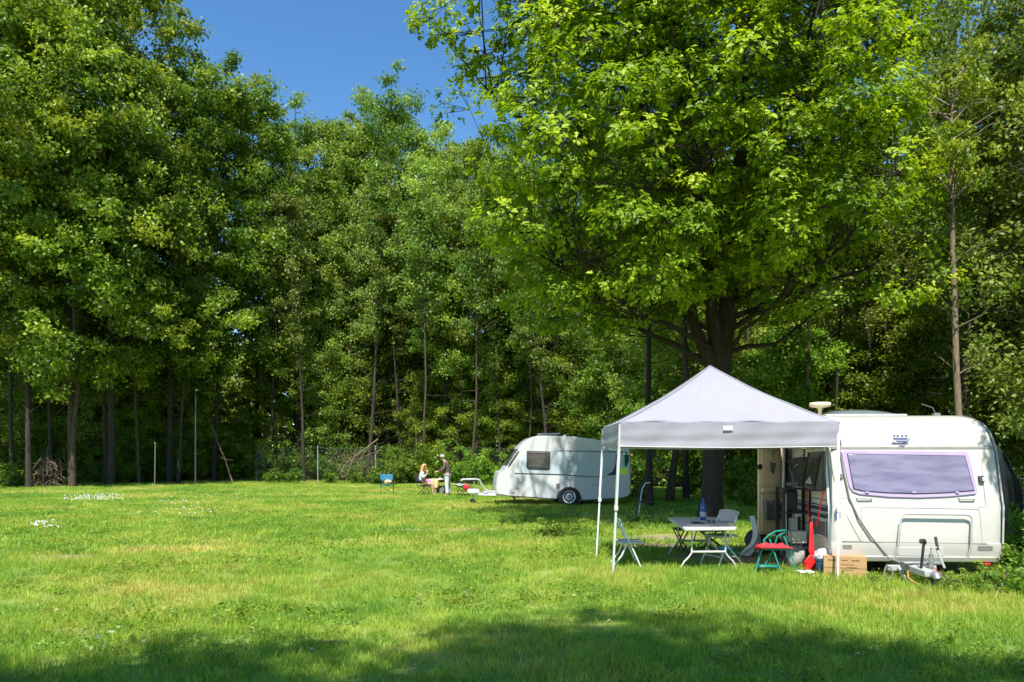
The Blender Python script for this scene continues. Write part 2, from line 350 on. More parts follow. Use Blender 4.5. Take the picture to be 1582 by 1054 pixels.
# ------------------------------------------------------------------ ground
EDGE = [(-60, 22), (-41, 31), (-29, 40), (-18.5, 50), (-9, 49.5), (1, 46), (8, 39), (12.5, 30), (15.5, 21), (17.5, 12), (19, 2), (19, -20)]
EA = np.array(EDGE, float)
def edge_dist(P):
    """signed distance to the wood's edge, positive inside the wood"""
    best = np.full(len(P), 1e9); sign = np.zeros(len(P))
    for a, b in zip(EA[:-1], EA[1:]):
        ab = b - a; t = np.clip(((P - a) @ ab) / (ab @ ab), 0, 1); q = a + t[:, None] * ab
        d = np.linalg.norm(P - q, axis=1); s = ab[0] * (P[:, 1] - a[1]) - ab[1] * (P[:, 0] - a[0])
        k = d < best; best[k] = d[k]; sign[k] = np.sign(s[k])
    return best * sign
def make_ground():
    xs = np.concatenate([[-900, -400, -200, -120], np.arange(-80, 80.1, .8), [120, 200, 400, 900]])
    ys = np.concatenate([[-300, -120, -50], np.arange(-20, 100.1, .8), [140, 220, 400, 800, 1500]])
    X, Y = np.meshgrid(xs, ys, indexing='ij'); P = np.stack([X.ravel(), Y.ravel()], 1)
    Z = .012 * np.sin(P[:, 0] * .9 + 1) * np.cos(P[:, 1] * .7) + .01 * np.sin(P[:, 0] * 2.3 + P[:, 1] * 1.7)
    nx, ny = len(xs), len(ys); I = np.arange(nx * ny).reshape(nx, ny)
    idx = np.stack([I[:-1, :-1], I[1:, :-1], I[1:, 1:], I[:-1, 1:]], -1).reshape(-1, 4)
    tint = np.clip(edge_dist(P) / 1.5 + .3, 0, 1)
    me = fast_mesh("ground", np.column_stack([P, Z]), len(idx), 4, idx, M['ground'], tint); me.shade_smooth()
    o = bpy.data.objects.new("ground", me); col.objects.link(o); tag(o, kind='structure')
make_ground()

# ------------------------------------------------------------------ grass
def tuft(name, n, rad, hmin, hmax, w, seed, lean=.5):
    g = np.random.default_rng(seed); V = []; Fc = []; T = []
    for k in range(n):
        a = g.uniform(0, 6.283); r = rad * math.sqrt(g.uniform()); x, y = r * math.cos(a), r * math.sin(a)
        h = g.uniform(hmin, hmax); b = g.uniform(0, 6.283); ln = lean * h * g.uniform(.2, 1); c, s = math.cos(b), math.sin(b)
        f = g.uniform(0, 3.14); wx, wy = w * math.cos(f) / 2 * g.uniform(.7, 1.3), w * math.sin(f) / 2; t = g.uniform(); i = len(V)
        V += [(x - wx, y - wy, -.01), (x + wx, y + wy, -.01), (x + wx * .8 + c * ln * .35, y + wy * .8 + s * ln * .35, h * .6), (x - wx * .8 + c * ln * .35, y - wy * .8 + s * ln * .35, h * .6), (x + c * ln, y + s * ln, h)]
        Fc += [(i, i + 1, i + 2, i + 3), (i + 3, i + 2, i + 4)]; T += [t * .7] * 2 + [t * .9] * 2 + [min(1, t + .15)]
    me = bpy.data.meshes.new(name); me.from_pydata(V, [], Fc); me.materials.append(M['blade'])
    me.attributes.new("tint", 'FLOAT', 'POINT').data.foreach_set("value", T)
    return bpy.data.objects.new(name, me)
def scatter_nodes(name, coll):
    ng = bpy.data.node_groups.new(name, 'GeometryNodeTree')
    ng.interface.new_socket("Geometry", in_out='INPUT', socket_type='NodeSocketGeometry'); ng.interface.new_socket("Geometry", in_out='OUTPUT', socket_type='NodeSocketGeometry')
    L = ng.links.new; i = ng.nodes.new("NodeGroupInput"); o = ng.nodes.new("NodeGroupOutput")
    ci = ng.nodes.new("GeometryNodeCollectionInfo"); ci.inputs[0].default_value = coll; ci.inputs['Separate Children'].default_value = True; ci.inputs['Reset Children'].default_value = True
    iop = ng.nodes.new("GeometryNodeInstanceOnPoints"); iop.inputs['Pick Instance'].default_value = True
    ar = ng.nodes.new("GeometryNodeInputNamedAttribute"); ar.data_type = 'FLOAT_VECTOR'; ar.inputs[0].default_value = "rot"
    sc = ng.nodes.new("GeometryNodeInputNamedAttribute"); sc.data_type = 'FLOAT_VECTOR'; sc.inputs[0].default_value = "scl"
    L(i.outputs[0], iop.inputs['Points']); L(ci.outputs[0], iop.inputs['Instance']); L(ar.outputs[0], iop.inputs['Rotation']); L(sc.outputs[0], iop.inputs['Scale']); L(iop.outputs[0], o.inputs[0])
    return ng
def scatter(name, P, rot, scl, coll, label, cat, mt):
    me = bpy.data.meshes.new(name); me.vertices.add(len(P)); me.vertices.foreach_set("co", np.asarray(P, np.float32).ravel())
    a = me.attributes.new("rot", 'FLOAT_VECTOR', 'POINT'); a.data.foreach_set("vector", np.asarray(rot, np.float32).ravel())
    a = me.attributes.new("scl", 'FLOAT_VECTOR', 'POINT'); a.data.foreach_set("vector", np.asarray(scl, np.float32).ravel())
    me.materials.append(mt)
    o = bpy.data.objects.new(name, me); col.objects.link(o); m = o.modifiers.new("scatter", 'NODES'); m.node_group = scatter_nodes(name + "_nodes", coll)
    return tag(o, label, cat, kind='stuff')
def dirt_at(P):
    d = np.full(len(P), 9.)
    for x, y, rx, ry in DIRT: d = np.minimum(d, np.hypot((P[:, 0] - x) / rx, (P[:, 1] - y) / ry))
    return d
def make_grass():
    g = np.random.default_rng(4)
    cn = bpy.data.collections.new("grass_tufts")
    for k in range(4): cn.objects.link(tuft("grass_tuft", 46, .13, .03, .085, .0055, 10 + k, .8))
    cf = bpy.data.collections.new("grass_tufts_coarse")
    for k in range(3): cf.objects.link(tuft("grass_tuft_coarse", 60, .26, .035, .09, .012, 30 + k, .8))
    def pts(d0, d1, dens, fw=.76, extra=.8):
        area = (d1 - d0) * 2 * (fw * d1 + extra); n = int(area * dens)
        Y = g.uniform(d0, d1, n); X = g.uniform(-1, 1, n) * (fw * d1 + extra)
        k = np.abs(X) < fw * Y + extra; P = np.column_stack([X[k], Y[k]])
        keep = (edge_dist(P) < -.2) & ~((P[:, 0] > 4.45) & (P[:, 0] < 6.85) & (P[:, 1] > 10.05) & (P[:, 1] < 14)); P = P[keep]
        dd = dirt_at(P); keep = (dd > 1) | (g.uniform(size=len(P)) < .18 * np.clip(dd, 0, 1) ** 2 + .03); return P[keep]
    def fin(P, s0, s1):
        n = len(P); pat = .5 + .25 * np.sin(P[:, 0] * .8 + np.sin(P[:, 1] * .6) * 2) + .25 * np.sin(P[:, 1] * 1.3 + P[:, 0] * .5 + 2)
        pat += g.normal(0, .15, n)
        s = g.uniform(s0, s1, n); zs = s * (.75 + .55 * np.clip(pat, 0, 1.2))
        rear = np.clip((P[:, 1] - 8) / 1.0, 0, 1) * np.clip((P[:, 0] - .5), 0, 1) * np.clip((11.0 - P[:, 1]), 0, 1); zs *= 1 + .5 * rear
        rz = np.column_stack([g.normal(0, .08, n), g.normal(0, .08, n), g.uniform(0, 6.28, n)])
        return np.column_stack([P, np.zeros(n)]), rz, np.column_stack([s, s, zs])
    A = fin(np.vstack([pts(4.6, 8, 80), pts(8, 12.5, 60)]), .75, 1.25)
    scatter("lawn_grass", *A, cn, "short green lawn grass in sun and shade in front of the white gazebo", "grass", M['blade'])
    B = fin(np.vstack([pts(12.5, 20, 22), pts(20, 32, 13), pts(32, 51, 7)]), .8, 1.3)
    scatter("lawn_grass_far", *B, cf, "sunlit lawn grass stretching back from the gazebo to the wood's edge", "grass", M['blade'])
make_grass()
def lawn_bits():
    g = np.random.default_rng(14)
    cw = bpy.data.collections.new("clover_tufts"); cl = bpy.data.collections.new("litter_bits")
    for k in range(3):
        n = 26; a = g.uniform(0, 6.28, n); r = .10 * np.sqrt(g.uniform(0, 1, n)); P = np.column_stack([r * np.cos(a), r * np.sin(a), g.uniform(.03, .075, n)])
        me = leaves("clover_tuft", P, g.normal(size=(n, 3)) * .35 + np.array([0, 0, 1]), g.uniform(.02, .045, n), g.uniform(0, 1, n), M['bush_leaf'], g); cw.objects.link(bpy.data.objects.new("clover_tuft", me))
        me = leaves("litter_bit", np.zeros((1, 3)), np.array([[.2, .1, 1.]]), np.array([.045]), np.array([.5]), M['litter'], g); cl.objects.link(bpy.data.objects.new("litter_bit", me))
    def spread(n, d0, d1, z):
        Y = d0 + (d1 - d0) * g.uniform(0, 1, n) ** .7; X = g.uniform(-1, 1, n) * (.75 * Y + .5); P = np.column_stack([X, Y, np.full(n, z)])
        k = (np.sin(X * 1.1 + 2 * np.sin(Y * .8)) + np.sin(Y * 1.7 - X * .6) > .1 - (z > .02) * 2) & (edge_dist(P[:, :2]) < -.5); k2 = ~((P[k][:, 0] > 4.4) & (P[k][:, 0] < 6.9) & (P[k][:, 1] > 10.1) & (P[k][:, 1] < 14)); P = P[k][k2]; n = len(P); s = g.uniform(.6, 1.5, n)
        return P, np.column_stack([g.normal(0, .2, n), g.normal(0, .2, n), g.uniform(0, 6.28, n)]), np.column_stack([s, s, s])
    scatter("clover", *spread(6500, 4.8, 24, 0), cw, "patches of clover and small broad-leaved weeds in the lawn", "weeds", M['bush_leaf'])
    scatter("leaf_litter", *spread(700, 4.8, 30, .05), cl, "dry brown leaf bits scattered over the lawn", "leaves", M['litter'])

# ------------------------------------------------------------------ trees
KITE = np.array([(0, 0, 0), (.45, .30, .05), (1, 0, -.06), (.45, -.30, .05)])
KITE_F = [(0, 1, 2, 3)]
OAKL = np.array([(0, 0, 0), (.32, .20, .03), (.42, .10, .0), (.64, .32, .03), (.75, .15, -.02), (1, 0, -.12), (.32, -.20, .03), (.42, -.10, 0), (.64, -.32, .03), (.75, -.15, -.02)])
OAKL_F = [(0, 1, 2, 3, 4, 5), (0, 5, 9, 8, 7, 6)]
def leaves(name, C, Nrm, size, tint, mt, g, tmpl=KITE, tf=KITE_F, tang=None):
    n = len(C); Nrm = Nrm / np.linalg.norm(Nrm, axis=1)[:, None]
    T = g.normal(size=(n, 3)) if tang is None else tang
    T = T - Nrm * (T * Nrm).sum(1)[:, None]; T /= np.linalg.norm(T, axis=1)[:, None] + 1e-9
    B = np.cross(Nrm, T); s = np.asarray(size)[:, None, None]
    V = C[:, None, :] + s * (tmpl[None, :, 0:1] * T[:, None] + tmpl[None, :, 1:2] * B[:, None] + tmpl[None, :, 2:3] * Nrm[:, None])
    k = len(tmpl); f = np.array(tf); idx = (np.arange(n) * k)[:, None, None] + f[None]
    return fast_mesh(name, V.reshape(-1, 3), n * len(tf), f.shape[1], idx.reshape(-1, f.shape[1]), mt, np.repeat(tint, k))
def cloud(centers, rad, per, g, flat=.5, up=.55):
    """leaf positions in loose clumps, outer shell favoured"""
    n = len(centers) * per; c = np.repeat(centers, per, 0); r = np.repeat(rad, per)
    d = g.normal(size=(n, 3)); d /= np.linalg.norm(d, axis=1)[:, None]; q = g.uniform(.0, 1, n) ** .55 * (1 + .25 * g.normal(size=n))
    P = c + d * (r * q)[:, None] * np.array([1, 1, flat])
    nrm = d * .35 + g.normal(size=(n, 3)) * .7 + np.array([0, 0, 0]) + np.array([0, 0, up])
    tint = np.clip(np.repeat(g.uniform(.0, .85, len(centers)), per) + g.normal(0, .18, n), 0, 1)
    return P, nrm, tint
def path(a, b, n, g, wob, bend=0.0):
    a, b = np.array(a, float), np.array(b, float); P = []
    off = np.zeros(3)
    for i in range(n + 1):
        t = i / n; P.append(a + (b - a) * t + off * math.sin(min(1, t * 1.2) * math.pi / 1.2) + np.array([0, 0, bend * math.sin(t * math.pi)])); off = off + g.normal(0, wob, 3)
    return P
def mk_tree(name, label, cat_, trunk_mb, bark, crown_me, group=None):
    t = thing(name, label, 'tree', group=group)
    trunk_mb.build('trunk', bark, t, smooth=60)
    o = bpy.data.objects.new('crown', crown_me); col.objects.link(o); o.parent = t
    return t
def tall_tree(name, seed, Ht, base, rx, leafs, lsize, bark, leafm, r0=.19, flat=.6, nl=46, top=.5, twin=False, env=None, low_twigs=5):
    g = np.random.default_rng(seed); mb = MB(); cents = []; rads = []
    stems = [((0, 0), (g.normal(0, .5), g.normal(0, .5)), Ht, r0)]
    if twin: stems.append(((.3, .1), (g.uniform(1.2, 2.2), g.normal(0, .5)), Ht * .85, r0 * .75))
    for (bx, by), (tx, ty), hh, rr in stems:
        tp = path((bx, by, -.2), (bx + tx, by + ty, hh * .9), 9, g, .12); mb.tube(tp, [rr * (1.25 if i == 0 else 1) * (1 - .93 * i / 9) for i in range(10)], 7)
        tp = np.array(tp)
        for k in range(nl // len(stems)):
            u = (k + g.uniform()) / (nl // len(stems)); z = base + (hh - base) * u ** .9
            a = k * 2.4 + g.normal(0, .3); e = env(u) if env else (math.sin(min(1, (u * .85 + .12)) * math.pi) ** .6) * (1 - .35 * u) + .12
            ln = rx * e * g.uniform(.65, 1.2); i = min(8, max(0, (z + .2) / (hh + .2) * 9)); j = int(i); p0 = tp[j] + (tp[j + 1] - tp[j]) * (i - j)
            tip = p0 + np.array([math.cos(a) * ln, math.sin(a) * ln, ln * g.uniform(.15, .6)])
            lp = path(p0, tip, 4, g, .06 * ln * .4, .08 * ln); rb = max(.018, rr * (1 - u) * .38 + .012)
            mb.tube(lp, [rb, rb * .75, rb * .5, rb * .3, rb * .12], 4, cap=False)
            lp = np.array(lp); m = max(2, int(ln / .62))
            for q in range(m):
                t = .3 + .75 * (q + g.uniform()) / m; w = t * 4; jj = min(3, int(w)); c = lp[jj] + (lp[jj + 1] - lp[jj]) * (w - jj)
                side = g.normal(0, 1, 3) * np.array([.42, .42, .16]) * ln * .5 * (.4 + .6 * t); c2 = c + side
                if g.uniform() < .5: mb.tube([c, c + side * .5 + np.array([0, 0, .04]), c2], [rb * .3, rb * .2, .006], 3, cap=False)
                cents.append(c2); rads.append(g.uniform(.45, 1.1) * (.8 + .4 * (1 - t)))
                if g.uniform() < .8: cents.append(c2 + g.normal(0, .5, 3) + np.array([0, 0, -.35])); rads.append(g.uniform(.35, .85))
        for k in range(low_twigs):
            z = g.uniform(min(2, base), base + 1); a = g.uniform(0, 6.28); ln = g.uniform(.6, 2.2); i = (z + .2) / (hh + .2) * 9; j = int(i); p0 = tp[j] + (tp[j + 1] - tp[j]) * (i - j)
            mb.tube(path(p0, p0 + np.array([math.cos(a) * ln, math.sin(a) * ln, g.uniform(-.2, .8) * ln]), 4, g, .06), [.03, .025, .018, .012, .005], 3, cap=False)
        for q in range(3): cents.append(tp[-1] + g.normal(0, .3, 3)); rads.append(.55)
    cents = np.array(cents); rads = np.array(rads); per = max(8, leafs // len(cents))
    P, nr, ti = cloud(cents, rads, per, g, flat)
    me = leaves(name + "_crown", P, nr, g.uniform(.7, 1.3, len(P)) * lsize, ti, leafm, g)
    return mk_tree(name, None, 'tree', mb, bark, me)

def park(o, used=[]):   # prototypes are moved to their first place when first used
    return o
PROTO = {}
PROTO['alder1'] = tall_tree('alder_tree', 1, 25, 6.5, 3.6, 38000, .18, M['bark'], M['alder_leaf'], .2)
PROTO['alder2'] = tall_tree('alder_tree', 2, 26, 7.5, 3.3, 34000, .17, M['bark'], M['alder_leaf'], .18, twin=True)
PROTO['alder3'] = tall_tree('alder_tree', 3, 24, 5.5, 3.5, 42000, .18, M['bark_brown'], M['alder_leaf'], .17, nl=42)
PROTO['maple1'] = tall_tree('maple_tree', 4, 27, 4.2, 5.2, 52000, .20, M['bark'], M['maple_leaf'], .19, nl=44)
PROTO['maple2'] = tall_tree('maple_tree', 5, 25, 3.6, 4.8, 48000, .19, M['bark_brown'], M['maple_leaf'], .17, nl=40, twin=True)
PROTO['maple3'] = tall_tree('maple_tree', 44, 27, 7.0, 5.6, 62000, .20, M['bark'], M['maple_leaf'], .14, nl=54, low_twigs=8)
PROTO['young1'] = tall_tree('young_maple', 6, 8.5, .9, 2.6, 20000, .16, M['bark_brown'], M['bush_leaf'], .07, nl=26, low_twigs=2)
PROTO['young2'] = tall_tree('young_maple', 7, 11, 1.6, 2.8, 24000, .16, M['bark'], M['maple_leaf'], .09, nl=30, low_twigs=2)
PROTO['young3'] = tall_tree('young_alder', 8, 13.5, 2.5, 2.4, 20000, .16, M['bark_brown'], M['alder_leaf'], .09, nl=32, low_twigs=4)
PROTO['bare1'] = tall_tree('slim_tree', 9, 17, 9, 1.6, 5000, .18, M['bark_brown'], M['alder_leaf'], .09, nl=20, low_twigs=14)
PROTO['bare2'] = tall_tree('slim_tree', 10, 21, 10, 2.0, 8000, .18, M['bark'], M['olive_leaf'], .14, nl=22, low_twigs=12)
def shrub(name, seed, Ht, rx, n, ls, leafm, stems=9):
    g = np.random.default_rng(seed); mb = MB(); cents = []; rads = []
    for k in range(stems):
        a = g.uniform(0, 6.28); r = rx * g.uniform(.2, 1); tip = np.array([math.cos(a) * r, math.sin(a) * r, Ht * g.uniform(.45, 1) * (1 - .35 * (r / rx) ** 2)])
        lp = path((g.normal(0, .12), g.normal(0, .12), -.05), tip, 4, g, .05); mb.tube(lp, [.018, .015, .012, .008, .004], 4, cap=False)
        lp = np.array(lp)
        for q in range(5): cents.append(lp[min(4, q)] * (1, 1, 1) + g.normal(0, .14 * rx, 3)); rads.append(g.uniform(.2, .42) * rx * .6)
    cents = np.array(cents); cents[:, 2] = np.clip(cents[:, 2], .1, None)
    P, nr, ti = cloud(cents, np.array(rads), n // len(cents), g, .8); P[:, 2] = np.abs(P[:, 2])
    me = leaves(name + "_leaves", P, nr, g.uniform(.6, 1.3, len(P)) * ls, ti, leafm, g)
    t = thing(name, None, 'shrub'); mb.build('stem', M['bark_brown'], t, smooth=60)
    o = bpy.data.objects.new('foliage', me); col.objects.link(o); o.parent = t
    return t
PROTO['shrub1'] = shrub('shrub', 21, 2.4, 1.5, 5200, .13, M['bush_leaf'], 14)
PROTO['shrub2'] = shrub('shrub', 22, 1.2, 1.0, 2400, .11, M['bush_leaf'], 10)
PROTO['weed'] = shrub('leafy_weed', 23, .55, .5, 500, .09, M['bush_leaf'], 8)
USED = set()
def plant(kind, x, y, rot, s, label, group=None, cat=None):
    p = PROTO[kind]
    if kind in USED:
        o = copy_tree(p, (x, y, 0), rot, s)
        if 'group' in o.keys() and not group: del o['group']
    else:
        o = p; USED.add(kind); o.location = (x, y, 0); o.rotation_euler = (0, 0, rot); o.scale = s if hasattr(s, '__len__') else (s,) * 3
    o['label'] = label; o['category'] = cat or ('shrub' if 'shrub' in kind else 'weed' if kind == 'weed' else 'tree')
    if group: o['group'] = group
    return o
ORD = ['first', 'second', 'third', 'fourth', 'fifth', 'sixth', 'seventh', 'eighth', 'ninth', 'tenth', 'eleventh', 'twelfth', 'thirteenth', 'fourteenth', 'fifteenth', 'sixteenth', 'seventeenth', 'eighteenth', 'nineteenth', 'twentieth']
G = np.random.default_rng(77)
lawn_bits()
# front row of tall trees: (photo column, distance, kind, height factor)
front = [(-30, 37, 'maple3', 1.14), (45, 38, 'maple3', 1.22), (112, 39.5, 'maple2', 1.13), (172, 41.5, 'maple1', 1.2), (262, 45.5, 'maple1', 1.08), (330, 48.5, 'maple3', 1.06),
         (395, 54, 'alder2', .93), (460, 52, 'alder1', 1.03), (508, 53, 'alder3', 1.06), (560, 52, 'alder2', .98), (600, 51, 'alder1', 1.09), (648, 52, 'alder3', .98), (690, 49, 'alder2', .86),
         (735, 49, 'alder3', .88), (790, 48, 'alder1', .8), (850, 47, 'alder2', .76), (915, 46, 'alder3', .78), (985, 42, 'alder1', .72), (1250, 36, 'alder2', .7), (1325, 33, 'alder3', .62)]
TOPS = [-90, -90, -130, -130, 20, 85, 110, 135, 150, 125, 95, 165, 185, 190, 200, 210, 220, 230, 200, 180]      # photo row each top reaches
BASE_H = {'maple3': 27, 'maple1': 27, 'maple2': 25, 'alder1': 25, 'alder2': 26, 'alder3': 24, 'bare1': 17, 'bare2': 21}
for k, (px, d, kind, s) in enumerate(front):
    s = H(TOPS[k], d) / (BASE_H[kind] * .93); s = min(s, 1.4); ws = min(s, 1.12)
    w = 'left edge of the picture' if k < 10 else 'oak'
    nm = {'maple3': 'broad high-crowned', 'maple1': 'broad leafy', 'maple2': 'broad twin-stemmed', 'alder1': 'tall slender', 'alder2': 'twin-stemmed slender', 'alder3': 'bushy-sided'}[kind]
    lab = f"{nm} tree, {ORD[k]} from left in the wood's tall front row"
    plant(kind, W(px, d), d, G.uniform(0, 6.28), (ws * G.uniform(.9, 1.03), ws * G.uniform(.9, 1.03), s), lab)
# deeper rows, mutually alike
def rows():
    seg = np.linalg.norm(np.diff(EA, axis=0), axis=1); cum = np.concatenate([[0], np.cumsum(seg)])
    for off, step in ((5, 4.6), (10, 5.0), (16, 5.6), (23, 6.5)):
        s = 8.0 + G.uniform(0, 3)
        while s < cum[-1] - 26:
            i = int(np.searchsorted(cum, s)) - 1; t = (s - cum[i]) / seg[i]; a, b = EA[i], EA[i + 1]; n = np.array([-(b - a)[1], (b - a)[0]]) / seg[i]
            q = a + (b - a) * t + n * (off + G.uniform(-1.4, 1.4)); s += step * G.uniform(.75, 1.25)
            px = HX + q[0] / max(q[1], 1) * F
            if q[1] < 12 or px < -120 or px > 1700: continue
            if edge_dist(q[None])[0] < 3: continue
            left = px < 380; right = px > 1000
            kind = G.choice(['maple1', 'maple2', 'alder3', 'bare2'] if left else ['alder1', 'alder2', 'alder3', 'bare2', 'bare1'])
            hmax = 1.65 + (HY - (30 if px < 230 else 130 if px < 640 else 200 if px < 1000 else 130)) * q[1] / F; base_h = {'maple1': 27, 'maple2': 25, 'alder1': 25, 'alder2': 26, 'alder3': 24, 'bare1': 17, 'bare2': 21}[kind]
            sc_ = min(1.15, hmax / base_h * G.uniform(.86, .97))
            if right: sc_ = min(sc_, .8)
            zone = 'left part of the wood behind its dark edge' if left else ('wood behind the fence and the far caravan' if not right else 'wood behind the cream caravan')
            nm = 'broad leafy' if 'maple' in kind else 'slim' if 'bare' in kind else 'slender'
            plant(kind, q[0], q[1], G.uniform(0, 6.28), (sc_, sc_, sc_), f"{nm} tree deep in the {zone}", 'trees crowded deep in the wood: ' + nm + ', ' + zone)
rows()
# undergrowth trees along and inside the edge
und = []
def under():
    seg = np.linalg.norm(np.diff(EA, axis=0), axis=1); cum = np.concatenate([[0], np.cumsum(seg)])
    for off, step in ((1.5, 2.9), (5.5, 3.6), (11, 4.2), (18, 4.6), (26, 5)):
        s = 10.0 + G.uniform(0, 3)
        while s < cum[-1] - 24:
            i = int(np.searchsorted(cum, s)) - 1; t = (s - cum[i]) / seg[i]; a, b = EA[i], EA[i + 1]; n = np.array([-(b - a)[1], (b - a)[0]]) / seg[i]
            q = a + (b - a) * t + n * (off + G.uniform(-.9, .9)); s += step * G.uniform(.7, 1.3)
            px = HX + q[0] / max(q[1], 1) * F
            if q[1] < 9 or px < -100 or px > 1680: continue
            if edge_dist(q[None])[0] < .6: continue
            if px < 390 and off < 3 and G.uniform() < .08: continue
            if off < 3 and q[1] < 26 and px < 1250: continue
            kind = str(G.choice(['young1', 'young2', 'young3'])); sc_ = G.uniform(.75, 1.15) * (.8 if off < 3 and G.uniform() < .5 else 1)
            zone = 'in the dark left wood' if px < 390 else ('behind the chain-link fence' if px < 760 else ('behind the far caravan' if px < 1000 else 'behind the cream caravan and oak'))
            und.append(1)
            plant(kind, q[0], q[1], G.uniform(0, 6.28), sc_, f"young leafy tree {'near the edge' if off < 3 else 'deep in the shade'} {zone}", f"young trees {'near the edge' if off < 3 else 'deep in the wood'} {zone}")
under()
print("trees in rows", len(und))
for px, d, kind, s, lab in ((415, 52, 'bare2', 1.0, "slim dark trunk standing above the fence's left end"), (470, 50, 'bare2', 1.05, "straight dark trunk above the middle fence post"), (540, 50, 'bare2', .95, "dark trunk rising just right of the fence's middle post"), (568, 49, 'bare2', 1.1, "dark trunk rising over the fallen branch"),
        (577, 50, 'bare1', 1.15, "slim trunk paired with the dark one over the fallen branch"), (622, 49, 'bare2', 1.0, "dark trunk rising behind the shrub left of the seated person"), (655, 48, 'bare1', 1.2, "slim trunk rising straight above the seated person"), (705, 48, 'bare2', .95, "dark trunk rising behind the standing person"),
        (727, 47, 'bare1', 1.1, "slim trunk rising above the white bike rack hoop"), (775, 46, 'bare2', .85, "dark trunk rising above the far caravan's nose"), (815, 45, 'bare1', 1.0, "slim trunk rising above the far caravan's window"), (850, 44, 'bare2', .8, "dark trunk rising behind the far caravan's roof dish"),
        (80, 41, 'bare2', 1.1, "dark trunk in the left wood beside the brush pile"), (165, 42, 'bare2', 1.15, "slanting dark trunk in the left wood between brush pile and metal post"), (20, 40, 'bare2', 1.1, "dark trunk closest to the picture's left edge"), (215, 43, 'bare1', 1.3, "slim trunk just left of the metal post"), (275, 44, 'bare2', 1.0, "dark trunk just left of the lamp post"),
        (1500, 24, 'bare1', .8, "pale slim trunk behind the caravan's right end"), (1410, 27, 'bare2', .7, "dark trunk right of the roof's wire aerial"), (1290, 27, 'bare2', .65, "dark trunk above the roof dome's left end")):
    d2 = d - (3.2 if px in (415, 470, 568, 655, 727, 850) else 0); o_ = plant(kind, W(px, d2), d2, G.uniform(0, 6.28), (s * .8, s * .8, s), lab); o_.rotation_euler.x = G.normal(0, .035); o_.rotation_euler.y = G.normal(0, .05)
# trees that stand apart on the right
plant('bare2', W(1478, 19), 19, 2.0, (1.0, 1.0, .66), "slim bare-stemmed tree rising behind the cream caravan's right half")
plant('bare1', W(1165, 30), 30, .5, .9, "slim reddish-brown trunk between the oak and the open caravan door")
plant('bare2', W(1003, 24), 24, 1.0, (.9, .9, .7), "dark leaning trunk nearest the far caravan's right end")
plant('bare1', W(1033, 26), 26, 3.0, (1.6, 1.6, .85), "dark slanting trunk, second left of the oak trunk")
plant('bare2', W(1060, 28), 28, 4.2, (.8, .8, .8), "dark trunk close beside the left of the oak trunk")
plant('young3', W(1000, 31), 31, 2.2, .8, "small leafy tree behind the dark trunks beside the far caravan")
plant('young2', W(1120, 30), 30, 2.9, .7, "small leafy tree in the sun behind the oak trunk")
plant('young1', W(1210, 26), 26, 3.3, .75, "low bright leafy tree behind the gazebo roof's right slope")
plant('bare1', W(1262, 24), 24, .2, .8, "slim brown trunk behind the cream mushroom aerial")
plant('bare1', W(1345, 26), 26, 1.2, .8, "pale leaning trunk behind the caravan's roof dome")
plant('bare2', W(1385, 25), 25, 5.2, .6, "dark trunk directly behind the caravan roof's centre")
plant('young2', W(1425, 24), 24, 1.7, .72, "leafy young tree behind the caravan's front right")
def big_side_tree():
    g = np.random.default_rng(91); mb = MB(); mb.tube(path((0, 0, -.2), (.3, .2, 14), 8, g, .1), [.3, .25, .22, .19, .16, .12, .09, .06, .03], 8)
    cents = []; rads = []
    for k in range(130):
        z = g.uniform(2.2, 14.5); a = g.uniform(0, 6.28); r = (3.3 - .12 * z) * g.uniform(.25, 1)
        c = np.array([math.cos(a) * r, math.sin(a) * r, z]); mb.tube([(0, 0, z * .85), c * .6 + np.array([0, 0, z * .36]), c], [.05, .03, .008], 3, cap=False)
        for q in range(3): cents.append(c + g.normal(0, .35, 3) - np.array([0, 0, q * .35])); rads.append(g.uniform(.35, .7))
    P, nr, ti = cloud(np.array(cents), np.array(rads), 110, g, .9, up=.5)
    me = leaves("side_crown", P, nr, g.uniform(.6, 1.3, len(P)) * .12, ti, M['olive_leaf'], g)
    return mk_tree('willow_tree', "big olive-green tree with hanging foliage filling the picture's right edge", 'tree', mb, M['bark'], me)
t_ = big_side_tree(); t_.location = (W(1672, 17), 17, 0)
t2_ = copy_tree(t_, (W(1640, 22), 22, 0), 2.0, 1.3, "olive-green hanging-leaved tree just behind the big one at the right edge")
copy_tree(t_, (W(1475, 28), 28, 0), 4.0, (1.2, 1.2, 1.35), "olive-green hanging-leaved tree behind the slender yellow-topped one")
